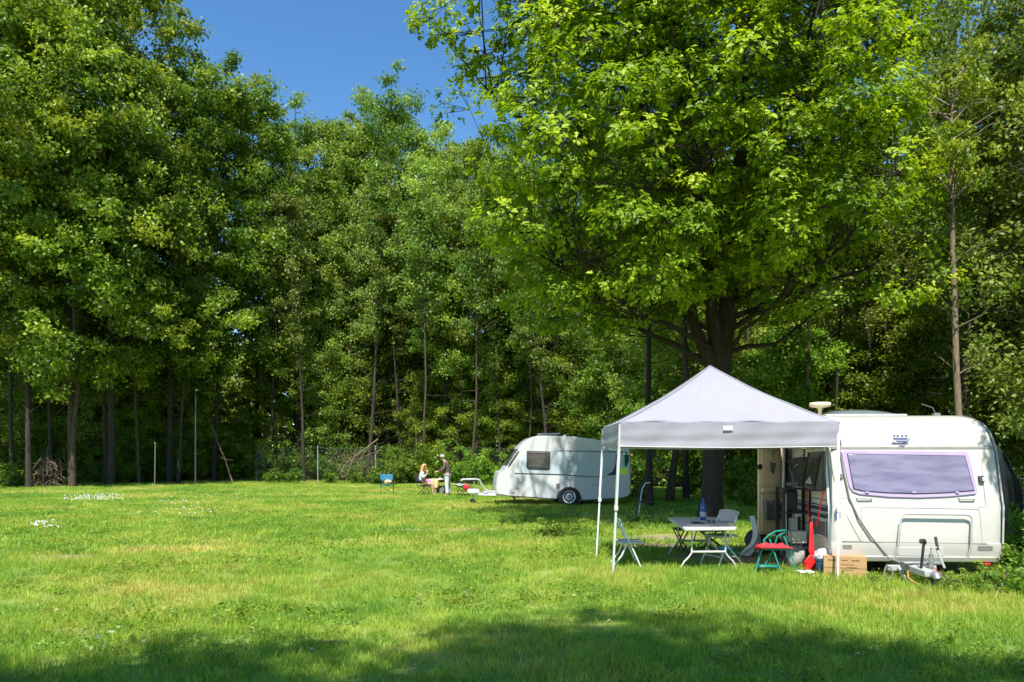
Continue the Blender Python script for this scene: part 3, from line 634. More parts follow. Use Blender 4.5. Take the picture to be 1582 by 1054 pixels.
def yellow_top():
    g = np.random.default_rng(93); mb = MB()
    tp = path((0, 0, -.1), (-.35, 0, 12.3), 8, g, .06); mb.tube(tp, [.15, .13, .12, .115, .105, .09, .07, .05, .02], 8)
    cents = []; rads = []
    for k in range(34):
        z = g.uniform(9.6, 13.2); a = g.uniform(0, 6.28); r = g.uniform(.3, 2.6) * (1 if z > 10.5 else .6); c = np.array([-.35 + math.cos(a) * r, math.sin(a) * r, z])
        mb.tube([(-.3, 0, z - .7), c * .5 + np.array([-.1, 0, z * .48]), c], [.04, .02, .006], 4, cap=False)
        for q in range(2): cents.append(c + g.normal(0, .25, 3)); rads.append(g.uniform(.3, .55))
    for k in range(9):
        z = g.uniform(4, 9); a = g.uniform(0, 6.28); r = g.uniform(.5, 1.6); mb.tube(path((-.15, 0, z), (-.15 + math.cos(a) * r, math.sin(a) * r, z + r * .5), 3, g, .05), [.03, .02, .012, .005], 4, cap=False)
    P, nr, ti = cloud(np.array(cents), np.array(rads), 90, g, .45)
    me = leaves("yellow_crown", P, nr, g.uniform(.6, 1.3, len(P)) * .15, ti, M['yellow_leaf'], g)
    t = mk_tree('slender_tree', "slender pale-trunked tree with a yellow-green top right of the oak", 'tree', mb, M['bark_pale'], me); t.location = (W(1482, 16.4), 16.4, 0); t.scale = (.6, .6, .80)
yellow_top()

def oak():
    g = np.random.default_rng(12); mb = MB(); cents = []
    # crown envelope, local to the trunk base
    C0 = np.array([-.95, -1.6, 10.3]); RX, RY, RZ = 5.45, 4.5, 6.8
    stems = [  # main stems as points (x, y, z, radius)
        [(0, 0, -.2, .42), (.03, 0, .6, .28), (.1, 0, 2.4, .25), (.28, 0, 4.2, .26), (.42, 0, 5.2, .24), (.62, -.1, 7.5, .2), (.75, -.2, 10, .16), (.7, -.2, 13, .11), (.9, -.4, 16.4, .03)],
        [(.28, 0, 4.0, .26), (.0, -.1, 5.4, .17), (-.2, -.3, 7, .14), (-.55, -.7, 9, .10), (-1.0, -1.0, 12, .07), (-1.4, -1.2, 15, .02)],
        [(.15, 0, 3.8, .22), (-.45, -.1, 5.0, .15), (-.75, -.2, 6.6, .13), (-1.1, -.5, 8.5, .10), (-2.2, -1.0, 11, .06), (-3.2, -1.2, 13, .02)]]
    limbs = [((0, 0, 4.0), (-5.4, -1.6, 7.4)), ((.1, 0, 4.4), (-4.0, -3.4, 6.6)), ((.3, 0, 4.8), (4.3, -1.6, 8.2)), ((.3, 0, 4.3), (4.6, .4, 6.6)), ((.5, 0, 5.6), (2.2, -4.6, 7.6)), ((-.2, -.2, 6), (-1.6, -5.0, 7.6)),
             ((.6, 0, 7), (4.8, -1.5, 10.5)), ((.6, 0, 6.5), (4.2, 1.6, 9)), ((-.8, -.2, 7), (-6.2, -2.0, 10.6)), ((-1, -.6, 9), (-5.6, -2.4, 13)), ((.1, 0, 4.9), (-3.6, 1.2, 7.6)), ((.7, -.2, 9), (3.8, -3.0, 12.6)), ((.7, -.2, 10), (2.4, 1.8, 14)),
             ((-.6, -.8, 9), (-2.2, -5.2, 11)), ((.6, -.2, 8), (.6, -5.4, 10.6)), ((.7, -.2, 11), (-.2, -3.8, 14.8)), ((-1.1, -1, 12), (-3.2, -2.6, 15.6)), ((.7, -.2, 12), (3.2, -1.6, 15.6)), ((.3, 0, 4.4), (1.6, -3.2, 5.9)), ((.4, 0, 5.2), (5.2, -.9, 7.3))]
    for st in stems: mb.tube([p[:3] for p in st], [p[3] for p in st], 9)
    segs = []
    for a, b in limbs:
        L_ = np.linalg.norm(np.array(b) - np.array(a)); lp = path(a, b, 6, g, .16, -.04 * L_); rb = .034 + .009 * L_
        mb.tube(lp, [rb, rb * .85, rb * .7, rb * .55, rb * .4, rb * .25, rb * .1], 6, cap=False); lp = np.array(lp)
        for q in range(6): segs.append((lp[q], lp[q + 1]))
    for st in stems:
        for p, q in zip(st[3:-1], st[4:]): segs.append((np.array(p[:3]), np.array(q[:3])))
    segs = [s for s in segs]; mids = np.array([(s[0] + s[1]) / 2 for s in segs])
    # clumps: shell of the envelope plus some inside, each fed by a branch from the nearest limb
    while len(cents) < 1320:
        d = g.normal(size=3); d /= np.linalg.norm(d); q = g.uniform(.2, 1.0) ** .5; lump = 1 + .13 * math.sin(d[0] * 5 + 1) * math.cos(d[2] * 6) + .1 * math.sin(d[1] * 7 + d[0] * 3)
        p = C0 + d * np.array([RX, RY, RZ]) * q * lump
        if p[0] < -1.5: p[1] += 1.5 * max(-1, (p[0] + 1.5) / 3.5)
        if p[2] < 4.9 + .35 * max(0, 2.5 - abs(p[0])) : continue
        tt = (4.9 - p[1]) / .62; xh, zh = p[0] + 5.19 + .077 * tt, p[2] - tt      # keep the far caravan's nose half in the sun, as seen
        if -1.2 < xh < 2.5 and -.6 < zh < 3.3 and g.uniform() < .9: continue
        cents.append(p)
    cents = np.array(cents); R_ = []; TC = []; TD = []
    for c in cents:
        j = int(g.choice(np.argsort(np.linalg.norm(mids - c, axis=1) + .4 * np.abs(mids[:, 2] - c[2] + 1))[:5])); p0 = segs[j][0] + (segs[j][1] - segs[j][0]) * g.uniform()
        md = (p0 + c) / 2 + g.normal(0, .15, 3) + np.array([0, 0, -.1]); mb.tube([p0, md, c], [.020, .013, .006], 4, cap=False)
        out = c - (C0 + np.array([0, 0, -3])); out /= np.linalg.norm(out); r = g.uniform(.45, .95)
        for k in range(24):   # rosettes at twig ends
            dd = g.normal(size=3) * np.array([1, 1, .5]) + out * .5; dd /= np.linalg.norm(dd); tpt = c + dd * r * g.uniform(.35, 1) * np.array([1, 1, .6])
            TC.append(tpt); TD.append(dd + np.array([0, 0, .25]))
            if k < 5: mb.tube([c, tpt], [.010, .004], 3, cap=False)
            R_.append(0)
    TC = np.array(TC); TD = np.array(TD); TD /= np.linalg.norm(TD, axis=1)[:, None]; n = len(TC); m = 6
    C = np.repeat(TC, m, 0); D = np.repeat(TD, m, 0); rnd = g.normal(size=(n * m, 3)); perp = rnd - D * (rnd * D).sum(1)[:, None]; perp /= np.linalg.norm(perp, axis=1)[:, None]
    tang = perp * .95 + D * g.uniform(.1, .8, (n * m, 1)) + np.array([0, 0, -.18]); nrm = D * .9 - perp * .25 + np.array([0, 0, .55]) + g.normal(0, .25, (n * m, 3))
    C = C + perp * .02 + D * g.uniform(-.06, .06, (n * m, 1))
    tint = np.clip(np.repeat(np.repeat(g.uniform(.08, .9, len(cents)), 24), m) + g.normal(0, .15, n * m), 0, 1)
    me = leaves("oak_crown", C, nrm, g.uniform(.092, .165, n * m), tint, M['oak_leaf'], g, OAKL, OAKL_F, tang)
    t = mk_tree('oak_tree', "great spreading oak with bright green leaves above the gazebo", 'tree', mb, M['bark'], me)
    t.location = (W(1098, 19.3), 19.3, 0); return t
OAK = oak()
copy_tree(OAK, (.5, -1.7, 0), 0, (.86, .62, .86), "oak behind the viewpoint whose shade falls on the middle of the front lawn")
copy_tree(OAK, (-6.4, -3.8, 0), 1.0, (.9, .9, .85), "oak behind the viewpoint whose shade edges the lawn at the bottom left")
copy_tree(OAK, (7.95, 8.0, 0), 2.2, (.47, .47, .60), "smaller oak out of view whose boughs shade the cream caravan's roof corner")

def undergrowth():
    g = np.random.default_rng(58); n = 330000
    P = np.column_stack([g.uniform(-46, 34, n), g.uniform(16, 72, n)]); e = edge_dist(P)
    px = HX + P[:, 0] / P[:, 1] * F; dens = np.clip(.22 + .5 * np.sin(P[:, 0] * 1.3 + 2 * np.sin(P[:, 1] * .9)) + .35 * np.sin(P[:, 1] * 1.9 + P[:, 0] * .7), 0, 1)
    k = (e > .3) & (px > -60) & (px < 1660) & (g.uniform(size=n) < dens + .05); P = P[k]; e = e[k]; n = len(P)
    hmax = (.6 + 2.8 * np.clip(dens[k], 0, 1)) * np.clip(.35 + e / 6, .35, 1.3); Z = .05 + hmax * g.uniform(0, 1, n)
    me = leaves("undergrowth", np.column_stack([P, Z]), g.normal(size=(n, 3)) * .8 + np.array([0, -.1, .8]), g.uniform(.14, .30, n), g.uniform(0, 1, n), M['bush_leaf'], g)
    o = bpy.data.objects.new("undergrowth", me); col.objects.link(o); tag(o, "leafy undergrowth covering the floor of the wood", "undergrowth", kind='stuff'); print('undergrowth', n)
undergrowth()
def far_wood():
    g = np.random.default_rng(55); n = 130000
    X = g.uniform(-80, 75, n); Y = 74 + g.uniform(0, 10, n) + 4 * np.sin(X * .3); Z = g.uniform(0, 1, n) ** .8 * (15 + 3 * np.sin(X * .5))
    lump = np.sin(X * 1.7 + Z) * np.sin(Z * 1.3 + X * .6) > -.75
    P = np.column_stack([X, Y, Z])[lump]; k = len(P)
    mb = MB()
    me = leaves("far_wood", P, g.normal(size=(k, 3)) + np.array([0, -.5, .6]), g.uniform(.5, 1.0, k), g.uniform(0, 1, k), M['alder_leaf'], g)
    o = bpy.data.objects.new("far_wood", me); col.objects.link(o); tag(o, "dim mass of far trees closing the depth of the wood", "woods", kind='stuff')
far_wood()
# shrubs and weeds at the wood's edge
SHR = [(612, 43, 'shrub1', 1.0, "bright green shrub left of the seated person in pink"), (645, 44, 'shrub1', 1.15, "large bright green shrub behind the seated person in pink"), (682, 45, 'shrub1', 1.2, "tall green shrub behind the standing person in brown"),
       (720, 44, 'shrub1', .95, "green shrub behind the black chair by the drawbar"), (752, 42, 'shrub1', .95, "green shrub at the far caravan's nose"), (425, 44.5, 'shrub2', .8, "low shrub at the foot of the fence's left end"),
       (455, 44.5, 'shrub2', .8, "low shrub left of the fence's middle post"), (510, 44.5, 'shrub2', .75, "low shrub right of the fence's middle post"), (552, 44, 'shrub2', .8, "low shrub below the dead branches on the fence"),
       (582, 43.5, 'shrub2', .7, "low shrub behind the empty blue camp chair"), (20, 39, 'shrub2', 1.1, "dark low shrub at the far left of the lawn"), (1592, 11.4, 'shrub1', .34, "green shrub at the cream caravan's right corner"),
       (1632, 9.6, 'shrub1', .42, "tall weedy shrub at the lawn's right edge"), (1600, 11.0, 'shrub1', .42, "shrub in front of the dark covered tent"), (1140, 27, 'shrub1', .7, "low green shrub right of the oak trunk"),
       (1165, 24, 'shrub2', .9, "low sunlit shrub beside the open caravan door"), (985, 28, 'shrub2', .9, "low shrub behind the bent white chair"), (1075, 31, 'shrub1', .9, "green shrub behind the dark trunks left of the oak")]
for px, d, kind, s, lab in SHR: plant(kind, W(px, d), d, G.uniform(0, 6.28), s, lab)
gs = np.random.default_rng(303)
for k in range(26):
    px = -10 + k * 15.5 + gs.uniform(-6, 6); d = float(np.interp(px, [-30, 190, 400], [40.5, 45.0, 50.5])) + gs.uniform(0, 2.2)
    plant('shrub1' if k % 3 else 'young1', W(px, d), d, gs.uniform(0, 6.28), gs.uniform(.7, 1.15) * (1 if k % 3 else .55), "low shaded shrub in the undergrowth along the dark left wood's edge" if k % 3 else "leafy sapling in the undergrowth along the dark left wood's edge", 'shaded shrubs along the left wood edge' if k % 3 else 'saplings along the left wood edge')
for k, px in enumerate((405, 440, 476, 512, 548, 596, 630, 780, 820, 870, 920)):
    d = (49.0 if px < 650 else 46) + gs.uniform(-.4, 1.5)
    plant('shrub1', W(px, d), d, gs.uniform(0, 6.28), gs.uniform(.85, 1.3), "green shrub growing just behind the chain-link fence" if px < 650 else "green shrub showing behind the far caravan", 'shrubs behind the fence' if px < 650 else 'shrubs behind the far caravan')
WD = [(835, 15.2, .5), (852, 15.3, .7), (868, 15.1, .55), (890, 15.6, .5), (915, 15.3, .45), (1350, 9.4, .35), (1462, 9.0, .35), (1484, 9.2, .4), (1506, 9.4, .4), (1540, 9.3, .6), (1566, 8.8, .8), (1040, 17.5, .6), (985, 18, .6)]
for k, (px, d, s) in enumerate(WD):
    lab = "small leafy weed in the row along the bare earth strip left of the gazebo" if k < 5 else ("leafy weed growing round the cream caravan's drawbar corner" if k < 11 else "leafy weed in the shade near the oak's foot")
    plant('weed', W(px, d), d, G.uniform(0, 6.28), s, lab, ["weeds by the bare earth", "weeds by the drawbar", "weeds near the oak"][0 if k < 5 else (1 if k < 11 else 2)])

# ------------------------------------------------------------------ cream caravan (front towards the viewer)
CX0, CX1, CY = 4.42, 6.70, 10.15
PROF = [(0.00, .23), (-.03, .30), (-.035, .455), (-.015, .46), (.0, .95), (.03, 1.04), (.15, 1.76), (.17, 1.79), (.215, 1.93), (.30, 2.06), (.44, 2.17), (.66, 2.235), (1.0, 2.26)]
def fy(z):
    for (y0, z0), (y1, z1) in zip(PROF[:-1], PROF[1:]):
        if z <= z1: return CY + y0 + (y1 - y0) * (z - z0) / max(1e-6, z1 - z0)
    return CY + PROF[-1][0]
def near_caravan():
    t = thing('caravan', "cream caravan with lilac-framed front window and open side door beside the gazebo", 'caravan', ((CX0 + CX1) / 2, CY, 0), world=True)
    L_ = 3.75; back = [(L_ - .35, 2.24), (L_ - .1, 2.1), (L_, 1.85), (L_, .35), (L_ - .05, .25)]
    outline = PROF + back
    xs = [0, .025, .07, .13]                       # rounded long edges: inset outline loops near each side
    ins = [.11, .055, .018, 0.0]
    cyc, czc = L_ / 2, 1.2
    def loop(x, i): return [Vector((x, CY + y + (i if y < cyc else -i) * (1 if z > .3 else .3), z - (i * 1.0 if z > 1.7 else (0 if z > .3 else 0)))) for y, z in outline]
    W_ = CX1 - CX0; V = []; n = len(outline)
    bulge = lambda z: .035 * math.sin(max(0, min(1, (z - .23) / 2.0)) * math.pi)
    seq = [(CX0 + a, b) for a, b in zip(xs, ins)] + [(CX0 + W_ * k / 6, 0) for k in range(1, 6)] + [(CX1 - a, b) for a, b in zip(xs[::-1], ins[::-1])]
    for x, i in seq:
        for p in loop(x, i):
            if x > CX1 - .1: p.x += bulge(p.z)
            V.append(p)
    m = len(seq)
    body = MB(); body.add(V, [(a * n + k, a * n + (k + 1) % n, (a + 1) * n + (k + 1) % n, (a + 1) * n + k) for a in range(m - 1) for k in range(n)] + [tuple((m - 1) * n + k for k in range(n))])
    bo = body.build('body', M['cream'], t, smooth=40)
    # left side wall with a door opening between y = 11.75 and 12.3
    DY0, DY1, DZ = CY + 1.62, CY + 2.18, 2.0
    oy = [(CY + y + (.11 if y < cyc else -.11) * (1 if z > .3 else .3), z - (.11 if z > 1.7 else 0)) for y, z in outline]
    sw = MB(); x = CX0
    yb, yf = max(p[0] for p in oy), min(p[0] for p in oy)
    # front piece, rear piece, over-door piece: simple vertical strips closed against the outline
    def zt(y):  # roof height of side outline at y
        pts = sorted([(p[0], p[1]) for p in oy if p[1] > 1.0])
        for (a, za), (b, zb) in zip(pts[:-1], pts[1:]):
            if a <= y <= b: return za + (zb - za) * (y - a) / max(1e-6, b - a)
        return pts[0][1] if y < pts[0][0] else pts[-1][1]
    front_poly = [p for p in oy if p[0] < DY0]; front_poly = [p for p in front_poly if p[1] >= .22]
    fp = [(DY0, .25)] + front_poly + [(DY0, zt(DY0))]
    sw.add([(x, p[0], p[1]) for p in fp], [tuple(range(len(fp)))])
    rp = [(DY1, zt(DY1))] + [p for p in oy if p[0] > DY1] + [(DY1, .25)]
    sw.add([(x, p[0], p[1]) for p in rp], [tuple(range(len(rp)))])
    sw.add([(x, DY0, DZ), (x, DY1, DZ), (x, DY1, zt(DY1)), (x, DY0, zt(DY0))], [(0, 1, 2, 3)])
    sw.add([(x, DY0, .25), (x, DY1, .25), (x, DY1, .34), (x, DY0, .34)], [(0, 1, 2, 3)])
    wall = sw.build('side_wall', M['cream_side'], t, smooth=0)
    # horizontal ribs of the cladding
    for k in range(11):
        z = 1.62 - k * .098
        MB().box((x - .004, (yf + DY0) / 2 + .08, z), (.008, DY0 - yf - .22, .012)).build('cladding_rib', M['groove'] if k in (6, 10) else M['cream_side'], wall)
    # solid dark block standing in for the shade of the interior
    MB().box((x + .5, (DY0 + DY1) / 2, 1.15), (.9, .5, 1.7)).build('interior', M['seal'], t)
    # door frame
    f = MB(); f.box((x - .006, DY0, (DZ + .3) / 2), (.05, .04, DZ - .3)); f.box((x - .006, DY1, (DZ + .3) / 2), (.05, .04, DZ - .3)); f.box((x - .006, (DY0 + DY1) / 2, DZ), (.05, .6, .04)); f.build('door_frame', M['steel'], t, bevel=.004)
    # open door, swung outwards, its lined inner side towards us
    hin = Vector((x - .03, DY1, 0)); tip = Vector((W(1163, 12.05), 12.05, 0)); dv = (tip - hin); dl = dv.length; dv.normalize(); nv = Vector((dv.y, -dv.x, 0))
    if nv.y > 0: nv = -nv
    def dp(u, z, o=0): p = hin + dv * u + nv * o; return Vector((p.x, p.y, z))
    d = MB(); pts = [(0, .36), (dl, .36), (dl, 1.93), (dl - .05, 1.99), (0, 1.99)]; d.prism(pts, lambda u, z: dp(u, z, .018), lambda u, z: dp(u, z, -.018)); do = d.build('door', M['tan'], t, bevel=.008)
    for (z0, z1, o_) in ((.40, 1.02, .022), (1.06, 1.12, .05), (1.17, 1.93, .022)):
        MB().prism([(.05, z0), (dl - .05, z0), (dl - .05, z1), (.05, z1)], lambda u, z: dp(u, z, o_ + .012), lambda u, z: dp(u, z, .012)).build('inner_panel', M['tan'], do, bevel=.008)
    MB().prism([(dl - .03, 1.44), (dl + .05, 1.44), (dl + .05, 1.50), (dl - .03, 1.52)], lambda u, z: dp(u, z, .06), lambda u, z: dp(u, z, -.0)).build('handle', M['black'], do, bevel=.006)
    b = MB(); b.prism([(.07, .92), (dl - .06, .92), (dl - .1, .60), (.11, .60)], lambda u, z: dp(u, z, .12 - (.92 - z) * .1), lambda u, z: dp(u, z, .035)); bb = b.build('waste_bin', M['grey_plastic'], do, bevel=.012)
    bb['label'] = "grey lidless waste bin hung on the door"
    MB().tube([dp(dl - .13, .92, .13), dp(dl - .17, .87, .15), dp(dl * .5, .855, .155), dp(.2, .87, .15), dp(.16, .92, .13)], .006, 6).build('bin_handle', M['pale_grey'], do)
    # stripes on side
    for z0, z1, mt in ((.865, .955, 'navy'), (.765, .845, 'navy')):
        MB().add([(x - .006, yf + .04, z0), (x - .006, DY0 - .02, z0 + .015), (x - .006, DY0 - .02, z1 + .012), (x - .006, yf + .04, z1)], [(0, 1, 2, 3)]).build('stripe', M[mt], wall, smooth=0)
    MB().box((x - .01, yf + .42, .62), (.014, .5, .2)).build('side_hatch', M['grey_plastic'], t, bevel=.006)
    MB().tube([(x - .018, yf + .69, .73), (x - .018, yf + .69, .51), (x - .018, yf + .16, .51), (x - .018, yf + .16, .73), (x - .018, yf + .69, .73)], .008, 4).build('hatch_rim', M['groove'], t)
    # awning rail along the left edge
    rail = [Vector((x - .012, CY + y + .06, z - (.06 if z > 1.7 else 0))) for y, z in PROF[1:]] + [Vector((x - .012, CY + 3.4, 2.19))]
    MB().tube(rail, .018, 6).build('awning_rail', M['white_metal'], t)
    rail = [Vector((CX1 + .01 + bulge(z), CY + y + .06, z - (.06 if z > 1.7 else 0))) for y, z in PROF[1:]]
    MB().tube(rail, .014, 6).build('awning_rail', M['pale_grey'], t)
    # ---- front furniture; polygons given in photo pixels at the face
    def X(px, d=10.25): return W(px, d)
    def Z(py, d=10.25): return H(py, d)
    def front(name, pts, mt, o0, o1, par=None, bev=.0):
        P = [(X(a), Z(b)) for a, b in pts]
        return MB().prism(P, lambda u, z: (u, fy(z) - o1, z), lambda u, z: (u, fy(z) - o0, z)).build(name, M[mt], par or t, smooth=30, bevel=bev)
    def rr(x0, y0, x1, y1, r, n=5):
        out = []
        for cx, cy_, a0 in ((x1 - r, y0 + r, -90), (x1 - r, y1 - r, 0), (x0 + r, y1 - r, 90), (x0 + r, y0 + r, 180)):
            for k in range(n + 1): a = R(a0 + 90 * k / n); out.append((cx + r * math.cos(a), cy_ + r * math.sin(a)))
        return out
    def arc_poly(outer_pts): return outer_pts
    MB().prism([(CX0 + .05, Z(690)), (CX1 - .02, Z(690)), (CX1 - .02, Z(693.5)), (CX0 + .05, Z(693.5))], lambda u, z: (u, fy(z) - .008, z), lambda u, z: (u, fy(z) + .01, z)).build('groove_line', M['groove'], t)
    fr = [(1303, 698), (1308, 695.5), (1489, 697.5), (1494, 700), (1502, 757), (1499, 763), (1460, 767), (1415, 769), (1370, 768), (1326, 764), (1316, 760), (1311, 752)]
    wf = front('window', fr, 'purple', -.01, .022, bev=.008)
    gl = [(1312, 702), (1487, 705), (1496, 757), (1455, 760.5), (1415, 762), (1370, 761), (1330, 758), (1318, 755)]
    front('window_seal', [(a + (1403 - a) * -.014, b + (731 - b) * -.04) for a, b in gl], 'seal', .0, .026, wf)
    front('pane', gl, 'lilac_glass', .0, .034, wf, bev=.006)
    for a in (1334, 1404, 1468): front('window_catch', [(a, 759), (a + 6, 759.3), (a + 5.5, 761.5), (a + .5, 761.2)], 'purple', .03, .042, wf)
    for a in (1322, 1474):
        h = MB(); h.tube([(X(a), fy(Z(770)) - .005, Z(770)), (X(a), fy(Z(770)) - .035, Z(770)), (X(a + 22), fy(Z(770)) - .035, Z(770)), (X(a + 22), fy(Z(770)) - .005, Z(770))], .012, 8); h.build('grab_handle', M['pale_grey'], t)
    # gas locker lid outlined by a thin seam
    def seam(name, pts, r=.006, mt='groove', off=.002):
        MB().tube([(X(a), fy(Z(b)) - off, Z(b)) for a, b in pts], r, 5).build(name, M[mt], t)
    seam('locker_seam', [(1328, 836), (1327, 785), (1329, 783.5), (1415, 784), (1500, 785.5), (1503, 788), (1506, 836)], .004, 'pale_grey')
    seam('locker_seam', [(1298, 836), (1400, 837.5), (1512, 838)], .009)
    seam('panel_seam', [(1298, 770), (1311, 769.5)], .003, 'pale_grey'); seam('panel_seam', [(1512, 700), (1513, 782)], .004, 'pale_grey'); seam('panel_seam', [(1500, 783), (1513, 782)], .003, 'pale_grey')
    # tubular bar over the locker
    hb = [(1375, 864), (1378, 840), (1383, 803), (1386, 794.5), (1391, 792.5), (1435, 793), (1480, 793.5), (1487, 796), (1488, 803), (1485, 840), (1482, 864)]
    MB().tube([(X(a), fy(max(.25, Z(b))) - (.06 if k not in (0, 10) else .02), Z(b)) for k, (a, b) in enumerate(hb)], .015, 8).build('support_bar', M['pale_grey'], t)
    front('lock', rr(1413, 831, 1422, 837, 2), 'seal', 0, .03, bev=.004)
    front('bumper_strip', [(1300, 858), (1530, 858), (1530, 866), (1300, 866)], 'cream', -.02, .035, bev=.01)
    front('vent_recess', rr(1298, 841, 1312, 847, 2), 'groove', 0, .006); front('vent_recess', rr(1498, 841, 1520, 848, 2), 'groove', 0, .006)
    front('number_plate_panel', rr(1380, 844, 1448, 857, 3), 'cream', 0, .012, bev=.004)
    front('marker_lamp', rr(1295, 732, 1303, 739, 2), 'grey_plastic', 0, .03, bev=.004)
    front('marker_lamp', rr(1505, 735, 1513, 745, 2), 'seal', 0, .04, bev=.004); front('marker_lens', rr(1509, 737, 1513, 743, 1.5), 'bag', .03, .05)
    # emblem: a wide cup-like crest over the window
    eb = front('emblem', rr(1385, 676, 1407, 679, 1), 'blue_mark', 0, .006)
    front('emblem_bar', [(1388, 680.5), (1406, 680.5), (1403, 683), (1391, 683)], 'blue_mark', 0, .006, eb)
    front('emblem_bar', [(1381, 684.5), (1407, 684.5), (1406, 686.5), (1382, 686.5)], 'navy', 0, .006, eb)
    front('emblem_bar', [(1392, 688), (1402, 688), (1397, 692)], 'navy', 0, .006, eb)
    for a in (1386, 1391, 1398, 1404): front('emblem_dot', rr(a, 671.5, a + 3, 674.5, 1), 'navy', 0, .006, eb)
    seam('emblem_swoosh', [(1383, 682), (1388, 684.5), (1397, 685), (1406, 682.5), (1410, 678)], .006, 'navy')
    for a, b, w in ((1382, 789, 3), (1283, 790, 7)): pass
    MB().prism([(X(1288), .80), (X(1296), .80), (X(1296), .90), (X(1288), .90)], lambda u, z: (u, fy(z) - .004, z), lambda u, z: (u, fy(z) + .01, z)).build('side_badge', M['blue_mark'], t)
    # strap draped from upper left to the drawbar
    sp = [(1300, 690), (1304, 730), (1310, 770), (1322, 800), (1340, 828), (1366, 860)]
    MB().tube([(X(a), fy(max(.25, Z(b))) - .03, Z(b)) for a, b in sp], .011, 6).build('cable', M['grey_plastic'], t)
    sp = [(1296, 775), (1310, 805), (1326, 835)]
    MB().tube([(X(a), fy(max(.25, Z(b))) - .006, Z(b)) for a, b in sp], .005, 5).build('cable', M['pale_grey'], t)
    # roof: dome, mushroom aerial, small vent
    zr = 2.26
    dm = MB(); dm.grid(lambda u, v: (W(1268, 11.4) + u * 1.15, 11.35 + v * .8, zr + .02 + .11 * (math.sin(max(.0, u) * math.pi) ** .45) * (math.sin(v * math.pi) ** .5)), 14, 10); dm.build('roof_dome', M['roof_glass'], t, smooth=60)
    MB().box((W(1268, 11.4) + .6, 11.75, zr + .012), (1.22, .86, .05)).build('roof_hatch_frame', M['pale_grey'], t, bevel=.01)
    a = MB(); c = Vector((W(1260, 11.6), 11.6, 0)); a.lathe(c, [(.035, zr - .02), (.03, zr + .13), (.05, zr + .15), (.15, zr + .17), (.165, zr + .205), (.15, zr + .235), (.02, zr + .245)], 18); a.build('roof_aerial', M['tan'], t, smooth=60)
    MB().tube([(W(1438, 11.2), 11.2, zr - .02), (W(1432, 11.2), 11.2, zr + .12), (W(1415, 11.2), 11.2, zr + .18)], .006, 5).build('wire_aerial', M['grey_plastic'], t)
    MB().box((W(1437, 11.2), 11.2, zr + .01), (.09, .09, .06)).build('roof_vent', M['grey_plastic'], t, bevel=.01)
    # chassis, wheels, legs
    ch = MB(); ch.box(((CX0 + CX1) / 2, CY + 1.9, .235), (1.7, 3.5, .06)); ch.build('chassis', M['seal'], t)
    for xx in (CX0 + .12, CX1 - .12):
        wl = MB(); wl.lathe((xx - .09, CY + 2.5, .31), [(.2, 0), (.3, .02), (.31, .09), (.3, .16), (.2, .18)], 20, axis='X'); wl.build('wheel', M['rubber'], t)
    for xx, tx in ((CX0 + .35, .28), (CX1 - .35, -.25)):
        MB().bar((xx, CY + .5, .26), (xx + tx * .2, CY + .35, .02), .05).build('corner_steady', M['steel'], t)
    for a, b in ((1296, 1), (1514, -1)):
        MB().prism([(X(a - 8 if b > 0 else a - 6), Z(867)), (X(a + 2), Z(867)), (X(a + 2), Z(870)), (X(a - 8 if b > 0 else a - 6), Z(870))], lambda u, z: (u, CY - .06, z), lambda u, z: (u, CY + .0, z)).build('red_reflector', M['red'], t, bevel=.005)
    # drawbar
    hx = W(1437, 9.25)
    db = MB(); db.bar((5.26, CY + .3, .19), (hx - .04, 9.35, .19), .07, .09); db.bar((5.92, CY + .3, .19), (hx + .04, 9.35, .19), .07, .09); db.build('drawbar', M['grey_plastic'], t, bevel=.006)
    MB().box(((W(1375, 9.9) + W(1440, 9.9)) / 2, 9.85, .16), (.62, .08, .07)).build('cross_member', M['pale_grey'], t, bevel=.006)
    MB().box((hx - .02, 9.28, .2), (.13, .42, .09)).build('coupling_cover', M['pale_grey'], t, bevel=.015)
    MB().tube([(hx + .02, 9.1, .2), (hx + .02, 9.0, .19), (hx + .02, 8.97, .15)], [.045, .05, .04], 12).build('ball_coupling', M['steel'], t, smooth=50)
    MB().bar((W(1433, 9.2), 9.22, .24), (W(1439, 9.2), 9.25, .56), .03, .022).build('handbrake_lever', M['black'], t, bevel=.006)
    MB().ball((W(1440, 9.2), 9.25, .575), (.025, .025, .04), 10, 6).build('lever_grip', M['black'], t)
    hl = MB(); hl.bar((W(1466, 9.3), 9.3, .24), (W(1457, 9.3), 9.33, .46), .055, .03); hl.build('stabiliser_arm', M['pale_grey'], t, bevel=.006)
    MB().bar((W(1458, 9.3), 9.33, .45), (W(1456, 9.3), 9.36, .63), .035, .025).build('stabiliser_grip', M['seal'], t, bevel=.006)
    j = MB(); j.tube([(hx + .1, 9.3, .42), (hx + .1, 9.3, .12)], .028, 10); j.build('jockey_post', M['steel'], t)
    j = MB(); j.tube([(hx + .1, 9.3, .42), (hx + .1, 9.3, .5), (hx + .16, 9.28, .5)], .010, 6); j.build('jockey_crank', M['steel'], t)
    MB().lathe((hx + .075, 9.27, .09), [(.03, 0), (.095, .005), (.10, .03), (.095, .06), (.03, .065)], 18, axis='X').build('jockey_wheel', M['rubber'], t)
    MB().bar((W(1392, 9.8), 9.8, .17), (W(1408, 9.6), 9.6, .03), .03).build('jack_arm', M['pale_grey'], t)
    cb = MB(); cb.tube([(hx + .15, 9.25, .2), (hx + .2, 9.15, .08), (hx + .3, 9.05, .05), (hx + .38, 9.1, .09), (hx + .26, 9.2, .12), (hx + .18, 9.3, .2)], .009, 6); cb.build('power_cable', M['black'], t)
